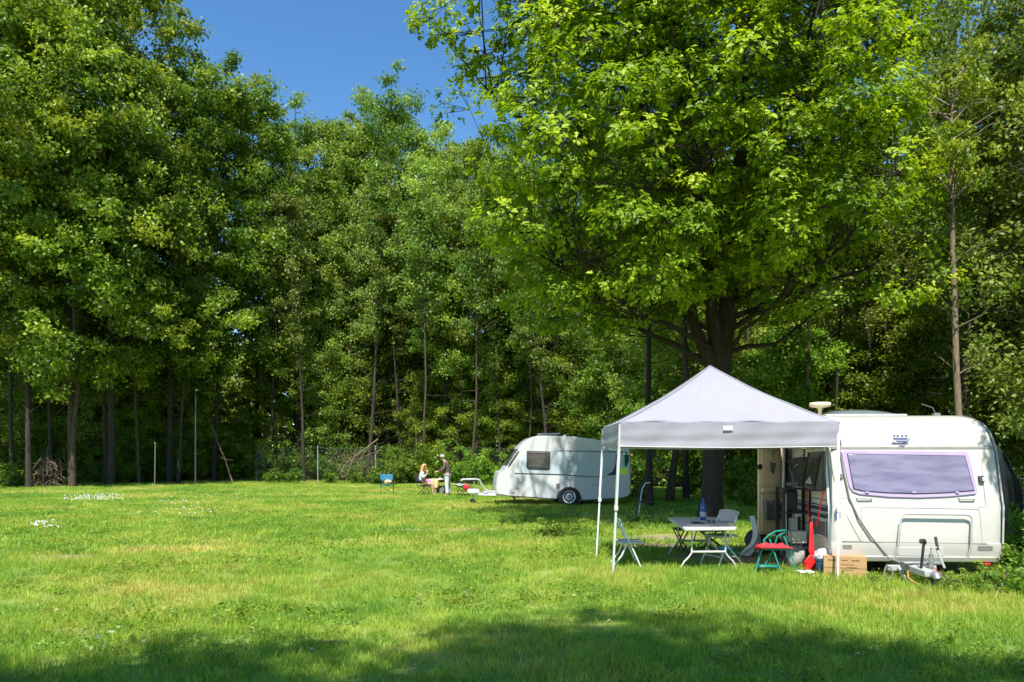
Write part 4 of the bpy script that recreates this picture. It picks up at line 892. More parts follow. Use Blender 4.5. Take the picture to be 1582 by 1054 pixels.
    MB().tube([(hx - .16, 9.35, .2), (hx - .19, 9.28, .12), (hx - .12, 9.22, .06), (hx - .09, 9.2, .05)], .007, 6).build('breakaway_cable', M['orange'], t)
    MB().tube([(hx + .1, 9.28, .27), (hx + .19, 9.22, .17), (hx + .13, 9.2, .08)], .006, 6).build('breakaway_cable', M['red'], t)
    lo = MB(); lo.tube([(W(1374, 9.7), 9.7, .2), (W(1368, 9.7), 9.66, .08), (W(1378, 9.7), 9.66, .04), (W(1384, 9.7), 9.68, .12), (W(1379, 9.7), 9.7, .2)], .011, 6); lo.build('coiled_cable', M['grey_plastic'], t)
    bk = MB(); bk.box((W(1430, 9.6), 9.62, .26), (.5, .1, .03)); bk.build('step_plate', M['steel'], t, bevel=.004)
    t.rotation_euler.z = R(-3.5)
near_caravan()

# ------------------------------------------------------------------ far caravan (side towards the viewer)
def far_caravan():
    D = 24.4; rot = R(5)
    t = thing('caravan', "white caravan with pale grey side band parked further back beyond the gazebo", 'caravan', (W(872, D), D, 0), rot)
    cx = W(872, D)
    def P(px, py): return (W(px, D) - cx, H(py, D))
    out = [(767, 763), (766, 752), (768, 738), (771, 730.5), (779, 727), (786, 716), (795, 703), (804, 690), (814, 680.5), (822, 675.5), (831, 673.3), (880, 673.6), (904, 676), (931, 680), (955, 684.5), (970, 688), (975, 693), (976.5, 700), (977, 763), (972, 768), (960, 770.5), (896, 774), (863, 772), (789, 767)]
    pts = [P(*q) for q in out]; n = len(pts); Wd = 2.1; c = (sum(p[0] for p in pts) / n, sum(p[1] for p in pts) / n)
    V = []; lay = [(0, .035), (.03, .012), (.08, 0), (Wd / 2, 0), (Wd - .08, 0), (Wd - .03, .012), (Wd, .035)]
    for y, i in lay:
        for a, b in pts:
            k = 1 - i / 1.5; V.append((c[0] + (a - c[0]) * (1 - i / 2.5), y, c[1] + (b - c[1]) * k))
    m = len(lay)
    MB().add(V, [(a * n + k, a * n + (k + 1) % n, (a + 1) * n + (k + 1) % n, (a + 1) * n + k) for a in range(m - 1) for k in range(n)] + [tuple(range(n))[::-1], tuple((m - 1) * n + k for k in range(n))]).build('body', M['caravan_white'], t, smooth=40)
    def face(name, q, mt, o=.004, th=.006, par=None, bev=0):
        Q = [P(*k) for k in q]; return MB().prism(Q, lambda a, z: (a, -o - th, z), lambda a, z: (a, -o + .004, z)).build(name, M[mt], par or t, bevel=bev, smooth=0)
    face('grey_band', [(797, 730.8), (801, 723), (808, 708), (813, 697.5), (850, 697), (930, 698.5), (953, 699.5), (953, 706), (950, 718), (943, 728), (930, 736.5), (896, 736)], 'caravan_grey', .001)
    face('seam_line', [(795, 730.6), (865, 732.4), (896, 735.2), (934, 737), (934, 737.9), (896, 736.4), (865, 733.6), (795, 731.6)], 'seal', .008)
    face('seam_line', [(860, 696.0), (930, 697.2), (972, 698.5), (972, 700.2), (930, 698.4), (860, 696.8)], 'seal', .008)
    face('dark_swoosh', [(953, 702), (956, 702), (957, 722), (955, 734), (937, 735), (948, 728), (952, 718)], 'seal', .009)
    w = face('window', [(813.5, 696.5), (850, 697.5), (849.5, 724), (847, 726), (816, 725), (813, 722)], 'seal', .01, .02, bev=.02)
    face('pane', [(816, 700), (847.5, 701), (847, 723), (816, 722)], 'dark_glass', .03, .012, w)
    face('pane_top', [(816, 697.6), (847.5, 698.6), (847.5, 700.4), (816, 699.4)], 'grey_plastic', .03, .012, w)
    w = face('window', [(964, 702), (973, 702.5), (973, 712), (970, 720), (965, 721)], 'seal', .01, .02, bev=.02)
    # emblem on the band: ring of short strokes
    cxp, cyp = 880, 713
    eb = None
    for k in range(11):
        a = 2 * math.pi * k / 11; q = [(cxp + math.cos(a + s) * r, cyp + math.sin(a + s) * r) for s, r in ((-.2, 8.2), (.2, 8.2), (.2, 6.9), (-.2, 6.9))]
        o = face('emblem_stroke', q, 'pale_grey', .009); o.name = 'emblem_stroke'
    for k in range(4):
        q = [(cxp - 6 + k * 2.6, cyp + 3.4 - abs(k - 1.5)), (cxp - 4.8 + k * 2.6, cyp + 3.4 - abs(k - 1.5)), (cxp - .6 + k * 2.2, cyp - 4.2 + abs(k - 1.5)), (cxp - 1.8 + k * 2.2, cyp - 4.2 + abs(k - 1.5))]
        face('emblem_stroke', q, 'pale_grey', .009)
    for k in range(5): face('emblem_letter', [(876 + k * 1.9, 720.6), (877.2 + k * 1.9, 720.6), (877.2 + k * 1.9, 722), (876 + k * 1.9, 722)], 'pale_grey', .009)
    face('fridge_vent', [(859, 747), (864.5, 747), (864.5, 754.5), (859, 754.5)], 'grey_plastic', .002, .015, bev=.005)
    face('side_lamp', [(797, 753.3), (801, 753.3), (801, 755), (797, 755)], 'orange', .002, .012); face('side_lamp', [(791, 760), (795, 760), (795, 761.6), (791, 761.6)], 'orange', .002, .012); face('side_lamp', [(877, 754), (882, 754), (882, 756), (877, 756)], 'orange', .002, .012)
    face('small_hatch', [(916, 748), (925, 748.4), (925, 750), (916, 749.6)], 'pale_grey', .002); face('floor_trim', [(789, 765.4), (863, 770.6), (896, 772.6), (960, 769.5), (960, 771), (896, 774.4), (863, 772.4), (789, 767)], 'seal', .004)
    # wheel arch and wheel
    wx, wz = P(879, 770.8); r = .315
    arch = MB(); A = []
    for k in range(15):
        a = math.pi * k / 14; A += [(wx + math.cos(a) * .42, -.012, wz - .02 + math.sin(a) * .42), (wx + math.cos(a) * .33, -.012, wz - .02 + math.sin(a) * .36)]
    arch.add(A, [(2 * k, 2 * k + 2, 2 * k + 3, 2 * k + 1) for k in range(14)]); arch.build('wheel_arch', M['seal'], t, solid=.02)
    disc = MB(); disc.lathe((wx, -.006, wz), [(.02, 0), (.36, 0), (.36, .01)], 24, axis='Y'); disc.build('wheel_well', M['black'], t)
    wl = MB(); wl.lathe((wx, -.06, r), [(.20, .02), (.24, .0), (r, .03), (r, .15), (.2, .18)], 28, axis='Y'); wo = wl.build('wheel', M['rubber'], t)
    MB().lathe((wx, -.065, r), [(.06, -.01), (.09, .01), (.15, .035), (.19, .02), (.21, .005), (.21, .04)], 24, axis='Y').build('rim', M['white_metal'], wo)
    MB().lathe((wx, -.085, r), [(.01, 0), (.06, .005), (.07, .03)], 16, axis='Y').build('hub', M['steel'], wo)
    wl = MB(); wl.lathe((wx, Wd - .15, r), [(.20, .0), (r, .02), (r, .15), (.2, .17)], 20, axis='Y'); wl.build('wheel', M['rubber'], t)
    # front window sliver on the nose
    q = [P(784, 719.5), P(801, 694)]; dx, dz = q[1][0] - q[0][0], q[1][1] - q[0][1]; L_ = math.hypot(dx, dz); nx_, nz_ = -dz / L_, dx / L_
    MB().add([(q[0][0] + nx_ * .012, .12, q[0][1] + nz_ * .012), (q[1][0] + nx_ * .012, .12, q[1][1] + nz_ * .012), (q[1][0] + nx_ * .012, Wd - .12, q[1][1] + nz_ * .012), (q[0][0] + nx_ * .012, Wd - .12, q[0][1] + nz_ * .012)], [(0, 1, 2, 3)]).build('front_window', M['dark_glass'], t, solid=.02)
    face('front_window_edge', [(784, 722), (786, 716.6), (800, 697), (802, 697), (800, 701), (788, 719)], 'seal', .002, .012)
    # dish on the roof
    ds = MB(); dx0, dz0 = P(856, 669); ds.lathe((dx0, 1.0, dz0 - .06), [(.06, -.04), (.1, .0), (.3, .045), (.36, .075), (.3, .055), (.02, .02)], 20); ds.build('roof_dish', M['white_metal'], t)
    MB().box((dx0 - .3, 1.0, dz0 - .02), (.25, .12, .04)).build('dish_arm', M['white_metal'], t, bevel=.01)
    dx1, dz1 = P(880, 672.4); MB().box((dx1, 1.0, dz1), (.1, .1, .1)).build('roof_vent', M['white_metal'], t, bevel=.01)
    MB().box((.0, 1.0, .32), (3.4, 1.5, .08)).build('chassis', M['seal'], t)
    for a in (793, 950): xx, zz = P(a, 766); MB().bar((xx, .25, zz), (xx + .15, .2, .03), .05).build('corner_steady', M['seal'], t)
    # drawbar, gas-box cover, hoop bike rack, jockey wheel
    a0 = P(768, 763)[0]
    db = MB(); db.bar((a0 + .3, .5, .36), (P(728, 763)[0], 1.05, .38), .06, .08); db.bar((a0 + .3, 1.6, .36), (P(728, 763)[0], 1.05, .38), .06, .08); db.build('drawbar', M['white_metal'], t)
    x0, z0 = P(724, 757.2); x1, z1 = P(742, 764); MB().box(((x0 + x1) / 2, 1.05, (z0 + z1) / 2), (x1 - x0, .4, z0 - z1)).build('drawbar_cover', M['white_metal'], t, bevel=.03)
    x2, z2 = P(746, 760.5); x3, z3 = P(768, 765); MB().box(((x2 + x3) / 2, 1.0, (z2 + z3) / 2), (x3 - x2, .3, z2 - z3)).build('frame_cover', M['pale_grey'], t, bevel=.02)
    hp = [(713, 743.6), (717, 741.6), (738, 741.4), (743, 743), (746, 750), (750, 757), (757, 760), (766, 762)]
    for yy in (.7, 1.35): MB().tube([(P(*q)[0], yy, P(*q)[1]) for q in hp], .022, 7).build('bike_rack_hoop', M['pale_grey'], t)
    rk = MB()
    for q in hp[1:4]: rk.tube([(P(*q)[0], .7, P(*q)[1]), (P(*q)[0], 1.35, P(*q)[1])], .018, 6)
    rk.build('bike_rack_rail', M['pale_grey'], t)
    MB().tube([(P(738, 757)[0], .95, P(738, 757)[1]), (P(733, 745)[0], .95, P(733, 745)[1])], .016, 6).build('brake_lever', M['steel'], t)
    jx = P(734, 765)[0]; MB().tube([(jx, 1.05, .45), (jx - .04, 1.05, .15)], .025, 8).build('jockey_post', M['steel'], t); MB().lathe((jx - .05, 1.02, .1), [(.03, 0), (.1, .01), (.1, .05), (.03, .06)], 16, axis='Y').build('jockey_wheel', M['rubber'], t)
far_caravan()

# ------------------------------------------------------------------ gazebo
def gazebo():
    t = thing('gazebo', "white pop-up gazebo with peaked roof and thin legs in front of the open caravan", 'gazebo', (2.96, 11.05, 0), world=True)
    c = {'fl': Vector((1.47, 10.05, 0)), 'fr': Vector((4.42, 10.0, 0)), 'rl': Vector((1.50, 12.1, 0)), 'rr': Vector((4.46, 12.1, 0))}
    foot = {'fl': Vector((1.405, 10.3, 0)), 'fr': Vector((4.30, 9.75, 0)), 'rl': Vector((1.39, 12.15, 0)), 'rr': Vector((4.44, 12.15, 0))}
    for k in c:
        top = c[k] + Vector((0, 0, 2.08)); f_ = foot[k]
        mid = f_ + (top - f_) * .45
        m = MB(); m.bar(f_ + Vector((0, 0, .0)), mid, .027); m.bar(mid - (top - f_) * .02, top, .034); m.box(f_ + Vector((0, 0, .006)), (.07, .07, .012)); m.box(mid, (.05, .05, .06)); m.build('leg', M['white_metal'], t, bevel=.003)
    zt, zp, zb = 2.11, 3.0, 1.785; pk = (c['fl'] + c['fr'] + c['rl'] + c['rr']) / 4
    gg = random.Random(3)
    def side(a, b):
        def fn(u, v):
            e = c[a].lerp(c[b], u) ; s = v * (.78 + .22 * v) if v < 1 else 1
            p = Vector((e.x + (pk.x - e.x) * v, e.y + (pk.y - e.y) * v, 0)); sag = -.075 * math.sin(u * math.pi) * math.sin(v * math.pi) - .014 * math.sin(u * 9 * math.pi) * (1 - v) ** 3 - .012 * abs(math.sin(u * 2 * math.pi + v)) * math.sin(v * math.pi)
            p.z = zt + (zp - zt) * s + sag; p.z += .006 * math.sin(u * 37 + v * 9) * math.sin(v * math.pi) + .008 * math.sin(u * 14 - v * 11) * (1 - v); return p
        return fn
    cv = MB()
    for a, b in (('fl', 'fr'), ('fr', 'rr'), ('rr', 'rl'), ('rl', 'fl')): cv.grid(side(a, b), 22, 16)
    co = cv.build('canopy', M['fabric'], t, smooth=50)
    for a, b in (('fl', 'fr'), ('fr', 'rr'), ('rr', 'rl'), ('rl', 'fl')): f_ = side(a, b); MB().tube([f_(0, k / 14) + Vector((0, 0, .004)) for k in range(15)], .009, 5).build('hip_seam', M['fabric'], co)
    for a, b in (('fl', 'fr'), ('rl', 'fl')): f_ = side(a, b); MB().tube([f_(k / 20, .02) + Vector((0, 0, .003)) for k in range(21)], .005, 4).build('edge_seam', M['fabric'], co)
    MB().tube([(pk.x, pk.y, 2.3), (pk.x, pk.y, 2.98)], .02, 8).build('centre_pole', M['steel'], t)
    for (a, b) in (('fl', 'fr'), ('fr', 'rr'), ('rr', 'rl'), ('rl', 'fl')):
        out = Vector((0, 0, 0)); d = (c[b] - c[a]).normalized(); out = Vector((d.y, -d.x, 0)); ln = (c[b] - c[a]).length; ph = gg.uniform(0, 6)
        if a == 'fl': pass
        def fn(u, v, out=out, a=a, b=b, ph=ph):
            p = c[a].lerp(c[b], u); drop = (zt - zb) * v
            fold = .007 * math.sin(v * 12 + ph + u * 2.5) * v + .010 * math.sin(u * 11 + ph * 2 + v) * v + .004 * math.sin(u * 31 + v * 5 + ph)
            pinch = .05 * math.exp(-((u - .0) / .05) ** 2) if a == 'rl' else 0
            p = p + out * (.022 + fold); p.z = zt - drop - .018 * math.sin(u * math.pi) * v + (.03 * math.sin(u * 6.28) * v if a in ('rl',) else 0); return p
        vo = MB().grid(fn, 48, 12).build('valance', M['fabric'], t, smooth=60)
        def hem(u): p = fn(u, 1.0); return p
        MB().tube([hem(k / 30) + out * .002 for k in range(31)], .005, 4, cap=False).build('hem', M['white_metal'], vo)
    a0 = c['fl'].lerp(c['fr'], .49) + Vector((0, -.05, 0))
    MB().box((a0.x, a0.y, 2.03), (.13, .004, .06)).build('label_patch', M['white_metal'], t)
    # scissor frame under the roof
    for (a, b) in (('fl', 'fr'), ('fr', 'rr'), ('rr', 'rl'), ('rl', 'fl')):
        A, B = c[a] + (pk - c[a]) * .02, c[b] + (pk - c[b]) * .02; A.z = B.z = 0; n = 4
        for k in range(n):
            p, q = A.lerp(B, k / n), A.lerp(B, (k + 1) / n); lo, hi = 1.835, 2.06
            m = MB(); m.bar(p + Vector((0, 0, lo)), q + Vector((0, 0, hi)), .022, .012); m.build('truss_bar', M['grey_plastic'], t)
            m = MB(); m.bar(p + Vector((0, .02, hi)), q + Vector((0, .02, lo)), .022, .012); m.build('truss_bar', M['grey_plastic'], t)
    for k in c: MB().bar(c[k] + Vector((0, 0, 2.07)), (pk.x, pk.y, 2.92), .018).build('roof_pole', M['steel'], t)
    # small dark fixing straps seen at the hem
    for u in (.30, .44, .54): p = c['fl'].lerp(c['fr'], u); MB().box((p.x, p.y + .02, 1.775), (.035, .02, .035)).build('strap_clip', M['black'], t)
gazebo()
def ball_lamp():
    p = at(964, 728, 10.3)
    t = thing('hanging_light', "lime ball on a green strap hanging beside the gazebo's front left leg", 'light', (p.x, p.y, 0), world=True)
    g = random.Random(5)
    MB().ball(p, .052, 14, 9, .12, g).build('ball', M['lime'], t)
    MB().tube([(p.x, p.y, p.z + .04), (p.x - .004, p.y, p.z + .16), (p.x + .004, p.y, p.z + .3)], [.014, .011, .008], 6).build('strap', M['green_strap'], t)
ball_lamp()

# ------------------------------------------------------------------ table and what stands on it
def table():
    t = thing('folding_table', "long off-white plastic folding table under the gazebo", 'table', (2.9, 11.4, 0), world=True)
    z = .63; A, B, C_, D_ = at(1057, 815, 10.55), at(1139, 816, 10.6), Vector((W(1107, 12.35), 12.35, 0)), Vector((W(1032, 12.35), 12.35, 0))
    q = [Vector((v.x, v.y, 0)) for v in (A, B, C_, D_)]
    def hf(p, r): return [(p[0].lerp(p[1], a).lerp(p[3].lerp(p[2], a), b)) for a, b in r]
    for b0, b1 in ((0, .497), (.503, 1)):
        r = [(.03, b0), (.97, b0), (1, b0 + .02), (1, b1 - .02), (.97, b1), (.03, b1), (0, b1 - .02), (0, b0 + .02)]
        P = hf(q, r); MB().prism([(p.x, p.y) for p in P], lambda x, y: (x, y, z), lambda x, y: (x, y, z - .045)).build('table_top', M['table_top'], t, bevel=.008)
    for b, mt in ((.10, 'table_top'), (.90, 'grey_plastic')):
        l, r = hf(q, [(.18, b), (.82, b)]); l2, r2 = hf(q, [(.1, b), (.9, b)]); w = r - l
        up = Vector((0, 0, 1)); m = .2
        for s, (p, p2) in ((-1, (l, l2)), (1, (r, r2))):
            ou = w.normalized() * s * .16
            MB().tube([p + up * (z - .045), p + up * .36, p + up * .25, p + ou * .25 + up * .19, p + ou * .7 + up * .12, p + ou * .95 + up * .05, p + ou * 1.0 + up * 0], .0125, 8).build('leg', M['table_top'] if b < .5 else M['steel'], t)
        MB().tube([l + up * .26, r + up * .26], .016, 8).build('cross_bar', M['table_top'] if b < .5 else M['steel'], t)
        cc = l.lerp(r, .5); MB().bar(cc + up * .27, hf(q, [(.5, .38 if b < .5 else .62)])[0] + up * (z - .05), .016).build('brace', M['steel'], t)
    MB().box(hf(q, [(.5, .5)])[0] + Vector((0, 0, z - .06)), (.74, .06, .03)).build('hinge_rail', M['steel'], t)
    return z
TZ = table()
def bottle():
    d = 11.75; x = W(1086, d)
    t = thing('water_bottle', "large blue water bottle standing on the folding table", 'bottle', (x, d, TZ + .002))
    MB().lathe((0, 0, 0), [(.035, 0), (.042, .01), (.044, .06), (.041, .08), (.044, .10), (.044, .2), (.040, .24), (.028, .285), (.015, .315), (.014, .33)], 20).build('bottle_body', M['bottle'], t)
    MB().lathe((0, 0, 0), [(.046, .06), (.0465, .062), (.0465, .135), (.046, .137)], 20).build('paper_band', M['bag'], t); MB().lathe((0, 0, .33), [(.016, 0), (.016, .022), (.012, .026)], 12).build('cap', M['blue_bin'], t)
bottle()
def phone():
    d = 11.25; t = thing('phone', "black phone lying on the folding table left of the bottle", 'phone', (W(1078, d), d, TZ + .002), .15)
    MB().box((0, 0, .007), (.15, .2, .012)).build('phone_body', M['black'], t, bevel=.004); MB().box((0, 0, .0145), (.138, .18, .002)).build('screen', M['dark_glass'], t)
phone()
def sunglasses():
    d = 11.2; t = thing('sunglasses', "dark sunglasses lying on the folding table right of the bottle", 'sunglasses', (W(1099, d), d, TZ + .002), -.2)
    for s in (-1, 1):
        MB().ball((s * .036, 0, .028), (.03, .008, .024), 12, 8).build('lens', M['dark_glass'], t)
        MB().tube([(s * .066, 0, .04), (s * .07, .06, .035), (s * .055, .12, .01)], .005, 5).build('temple', M['black'], t)
    MB().tube([(-.01, 0, .035), (0, -.005, .04), (.01, 0, .035)], .004, 5).build('bridge', M['black'], t)
sunglasses()
def folding_chair(name, label, x, y, rot, mt='white_metal', seat='grey_plastic', hgt=.80):
    """folding chair: front legs run up into the backrest, rear legs cross them"""
    t = thing(name, label, 'chair', (x, y, 0), rot); w = .42; sz = .45
    for s in (-1, 1):
        xs = s * w / 2
        MB().tube([(xs, -.24, 0), (xs, -.05, .40), (xs, .14, hgt)], .011, 8).build('leg', M[mt], t); MB().tube([(xs * .88, .26, 0), (xs * .88, -.16, sz - .02)], .011, 8).build('leg', M[mt], t)
    s_ = MB(); s_.box((0, -.02, sz), (w - .06, .38, .03)); s_.build('seat', M[seat], t, bevel=.012)
    b = MB(); b.grid(lambda u, v: ((u - .5) * (w + .02), .105 + .035 * (4 * (u - .5) ** 2) * -1 + v * .05, hgt - .18 + v * .2 - .03 * (2 * abs(u - .5)) ** 4), 10, 4); b.build('backrest', M[seat if seat != 'grey_plastic' else 'pale_grey'], t, solid=.014)
    for yy, zz, k in ((-.17, .15, 1), (.2, .12, .88)): MB().tube([(-w / 2 * k, yy, zz), (w / 2 * k, yy, zz)], .008, 6).build('stretcher', M[mt], t)
    return t
folding_chair('folding_chair', "pale folding chair pushed in behind the table's right side", W(1117, 11.15), 11.2, R(-68), 'white_metal', 'pale_grey', .82)
def side_stool():
    # folding chair seen side-on, without a visible back panel, left of the table
    d = 11.15; t = thing('folding_stool', "white-legged folding stool with grey seat behind the gazebo's front left leg", 'stool', (W(970, d), d, 0))
    k = d / F; x = lambda px: (px - 970) * k; z = lambda py: H(py, d)
    for yy in (-.19, .19):
        MB().tube([(x(954), yy, z(801)), (x(968), yy, z(832)), (x(987), yy, .0)], .012, 8).build('leg', M['white_metal'], t); MB().tube([(x(966), yy * .9, z(838)), (x(958), yy * .9, z(856)), (x(944), yy * .9, .0)], .012, 8).build('leg', M['white_metal'], t)
    MB().box(((x(952) + x(991)) / 2, 0, z(836.5)), (x(991) - x(952), .40, .035)).build('seat', M['pale_grey'], t, bevel=.012)
    MB().tube([(x(954), -.19, z(801)), (x(954), .19, z(801))], .012, 8).build('top_bar', M['white_metal'], t)
side_stool()
def black_stool():
    d = 12.6; t = thing('folding_stool', "black folding stool with crossed legs behind the table's left corner", 'stool', (W(1052, d), d, 0)); k = d / F
    x = lambda px: (px - 1052) * k
    for yy in (-.15, .15):
        MB().bar((x(1043), yy, .40), (x(1061), yy, 0), .02).build('leg', M['black'], t); MB().bar((x(1061), yy * .85, .40), (x(1042), yy * .85, 0), .02).build('leg', M['black'], t)
    MB().box((x(1052), 0, .41), (x(1062) - x(1041), .34, .03)).build('seat', M['black'], t, bevel=.008)
    t = thing('folding_stool', "second black folding stool, lower, seen under the table between its legs", 'stool', (W(1098, d + .4), d + .4, 0)); 
    for yy in (-.15, .15):
        MB().bar((-.19, yy, .06), (.19, yy, .34), .018).build('leg', M['black'], t); MB().bar((.19, yy * .85, .06), (-.19, yy * .85, .34), .018).build('leg', M['black'], t)
    MB().box((0, 0, .35), (.42, .34, .03)).build('seat', M['grey_plastic'], t, bevel=.008)
    MB().tube([(-.19, 0, .05), (.19, 0, .05)], .01, 6).build('stretcher', M['black'], t)
black_stool()
def teal_chair():
    d = 10.35; t = thing('step_stool', "teal metal step stool with curved handrail and red cloth on its seat", 'stool', (W(1194, d), d, 0)); k = d / F
    x = lambda px: (px - 1194) * k; z = lambda py: H(py, d)
    tube = lambda n, P, r=.0125: MB().tube(P, r, 8).build(n, M['teal'], t)
    tube('leg', [(x(1163), -.06, 0), (x(1180), .05, z(846)), (x(1185), .07, z(832))])
    tube('leg', [(x(1204), -.1, 0), (x(1192), -.04, z(846)), (x(1189), 0, z(833))])
    tube('leg', [(x(1232), -.02, 0), (x(1220), .05, z(846)), (x(1215), .1, z(830))])
    tube('leg', [(x(1196), .38, 0), (x(1205), .22, z(846))])
    tube('handrail', [(x(1181), .06, z(846)), (x(1183), .07, z(835)), (x(1192), .08, z(827)), (x(1203), .1, z(822)), (x(1218), .14, z(821)), (x(1223), .2, z(823)), (x(1220), .24, z(827)), (x(1211), .26, z(832)), (x(1208), .26, z(843))], .013)
    MB().box(((x(1180) + x(1220)) / 2, .08, z(848)), (x(1221) - x(1180), .26, .03)).build('seat', M['teal'], t, bevel=.01)
    MB().box(((x(1172) + x(1199)) / 2, .0, z(874.5)), (x(1200) - x(1171), .16, .03)).build('step', M['teal'], t, bevel=.01)
    tube('brace', [(x(1191), .02, z(855)), (x(1184), .02, z(873))], .006); tube('brace', [(x(1218), .02, z(852)), (x(1210), .02, z(870))], .006)
    g = np.random.default_rng(8)
    c = thing('red_cloth', "crumpled red cloth lying on the teal step stool", 'cloth', (W(1194, d), d, z(848) + .017))
    def fn(u, v):
        xx = x(1172) + u * (x(1222) - x(1172)); yy = -.1 + v * .3
        h = .055 + .022 * math.sin(u * 6 + v * 4) + .012 * math.sin(u * 17 - v * 9) + .014 * math.sin(v * 11 + u * 3)
        e = min(1, 5 * u, 5 * (1 - u), 5 * v, 5 * (1 - v)); s = (1 - .5 * u); return (xx, yy, max(.004, h * e * s) + (-.03 if (u < .03 and v > .3) else 0))
    MB().grid(fn, 26, 16).build('cloth', M['red_cloth'], c, solid=.006)
teal_chair()
def crate():
    d = 9.95; x0, x1 = W(1275, d), W(1336, d)
    t = thing('cardboard_box', "brown cardboard box with faint print behind the gazebo's front right leg", 'box', ((x0 + x1) / 2, d, 0), R(-20))
    w = x1 - x0; h = .285; MB().box((0, .18, h / 2), (w, .36, h)).build('carton', M['card'], t, bevel=.004)
    for s in (-1, 1): MB().box((0, .18 + s * .092, h + .004), (w - .01, .17, .005), M=Matrix.Rotation(s * .03, 3, 'X')).build('flap', M['card'], t)
    MB().box((0, -.002, .145), (w * .98, .002, .004)).build('print_line', M['ink'], t)
    g = random.Random(2)
    for (a, b, zz, n) in ((-.38, -.20, .245, 3), (-.08, .12, .25, 1), (.16, .34, .25, 4)):
        for k in range(n):
            u0 = a + (b - a) * k / n; u1 = u0 + (b - a) / n * .7; MB().box(((u0 + u1) / 2 * w, -.002, zz), ((u1 - u0) * w, .002, .018 if n > 1 else .008)).build('print_mark', M['ink'], t)
    for k, ww in enumerate((.3, .22, .26)): MB().box((w * (.06 + .1 * (k % 2)), -.002, .19 - k * .035), (w * ww, .002, .005)).build('print_line', M['ink'], t)
    MB().box((-w * .36, -.002, .07), (w * .12, .002, .008)).build('print_line', M['ink'], t)
crate()
def bag(name, label, x, y, z, r, mt, seed, cat='bag', handles=True):
    g = np.random.default_rng(seed); t = thing(name, label, cat, (x, y, z)); ph = g.uniform(0, 6, 6)
    V = []; F_ = []; n, m = 20, 12
    for i in range(m + 1):
        th = math.pi * i / m
        for k in range(n):
            a = 2 * math.pi * k / n; j = 1 + .13 * math.sin(3 * a + ph[0] + i * .7) + .09 * math.sin(7 * a + ph[1] - i) + .06 * math.sin(11 * a + i * 2 + ph[2])
            V.append((r[0] * j * max(.03, math.sin(th)) ** .4 * (1 + .12 * math.cos(th) * -1) * math.cos(a), r[1] * j * max(.03, math.sin(th)) ** .4 * math.sin(a), r[2] + r[2] * math.cos(th) * (1 + .06 * math.sin(5 * a + ph[3]))))
    F_ = [(i * n + k, (i + 1) * n + k, (i + 1) * n + (k + 1) % n, i * n + (k + 1) % n) for i in range(m) for k in range(n)]
    MB().add(V, F_).build('bag_body', M[mt], t, smooth=70)
    if handles:
        for s in (-1, 1): MB().tube([(s * r[0] * .5, 0, r[2] * 1.8), (s * r[0] * .55, 0, r[2] * 2.3), (s * r[0] * .25, .01, r[2] * 2.6), (s * r[0] * .0, 0, r[2] * 2.3), (0, 0, r[2] * 1.85)], [.012, .01, .009, .01, .012], 6).build('bag_handle', M[mt], t)
    return t
bag('plastic_bag', "small white plastic bag showing behind the cardboard box's top", W(1283, 10.33), 10.42, .14, (.17, .09, .105), 'bag', 1, handles=False)
bag('plastic_bag', "grey carrier bag with white handles between step stool and red dustpan", W(1232, 11.0), 11.05, 0, (.15, .15, .16), 'grey_bag', 2)
bag('plastic_bag', "white plastic bag on top of the dark blue tub", W(1268, 10.3), 10.3, .215, (.09, .08, .045), 'bag', 3, handles=False)
def tub():
    d = 10.3; t = thing('tub', "dark blue plastic tub left of the cardboard box", 'tub', (W(1268, d), d - .02, 0))
    MB().lathe((0, 0, 0), [(.06, 0), (.065, .01), (.075, .2), (.082, .205), (.082, .22), (.07, .22), (.06, .03)], 20).build('tub_body', M['blue_bin'], t)
    t = thing('low_step', "small white plastic footstep on the grass beside the red dustpan", 'step', (W(1244, 10.1), 10.1, 0))
    MB().box((0, 0, .075), (.2, .16, .018)).build('step_top', M['white_metal'], t, bevel=.005)
    for a in (-.085, .085):
        for b in (-.06, .06): MB().box((a, b, .035), (.018, .018, .07)).build('leg', M['white_metal'], t)
tub()
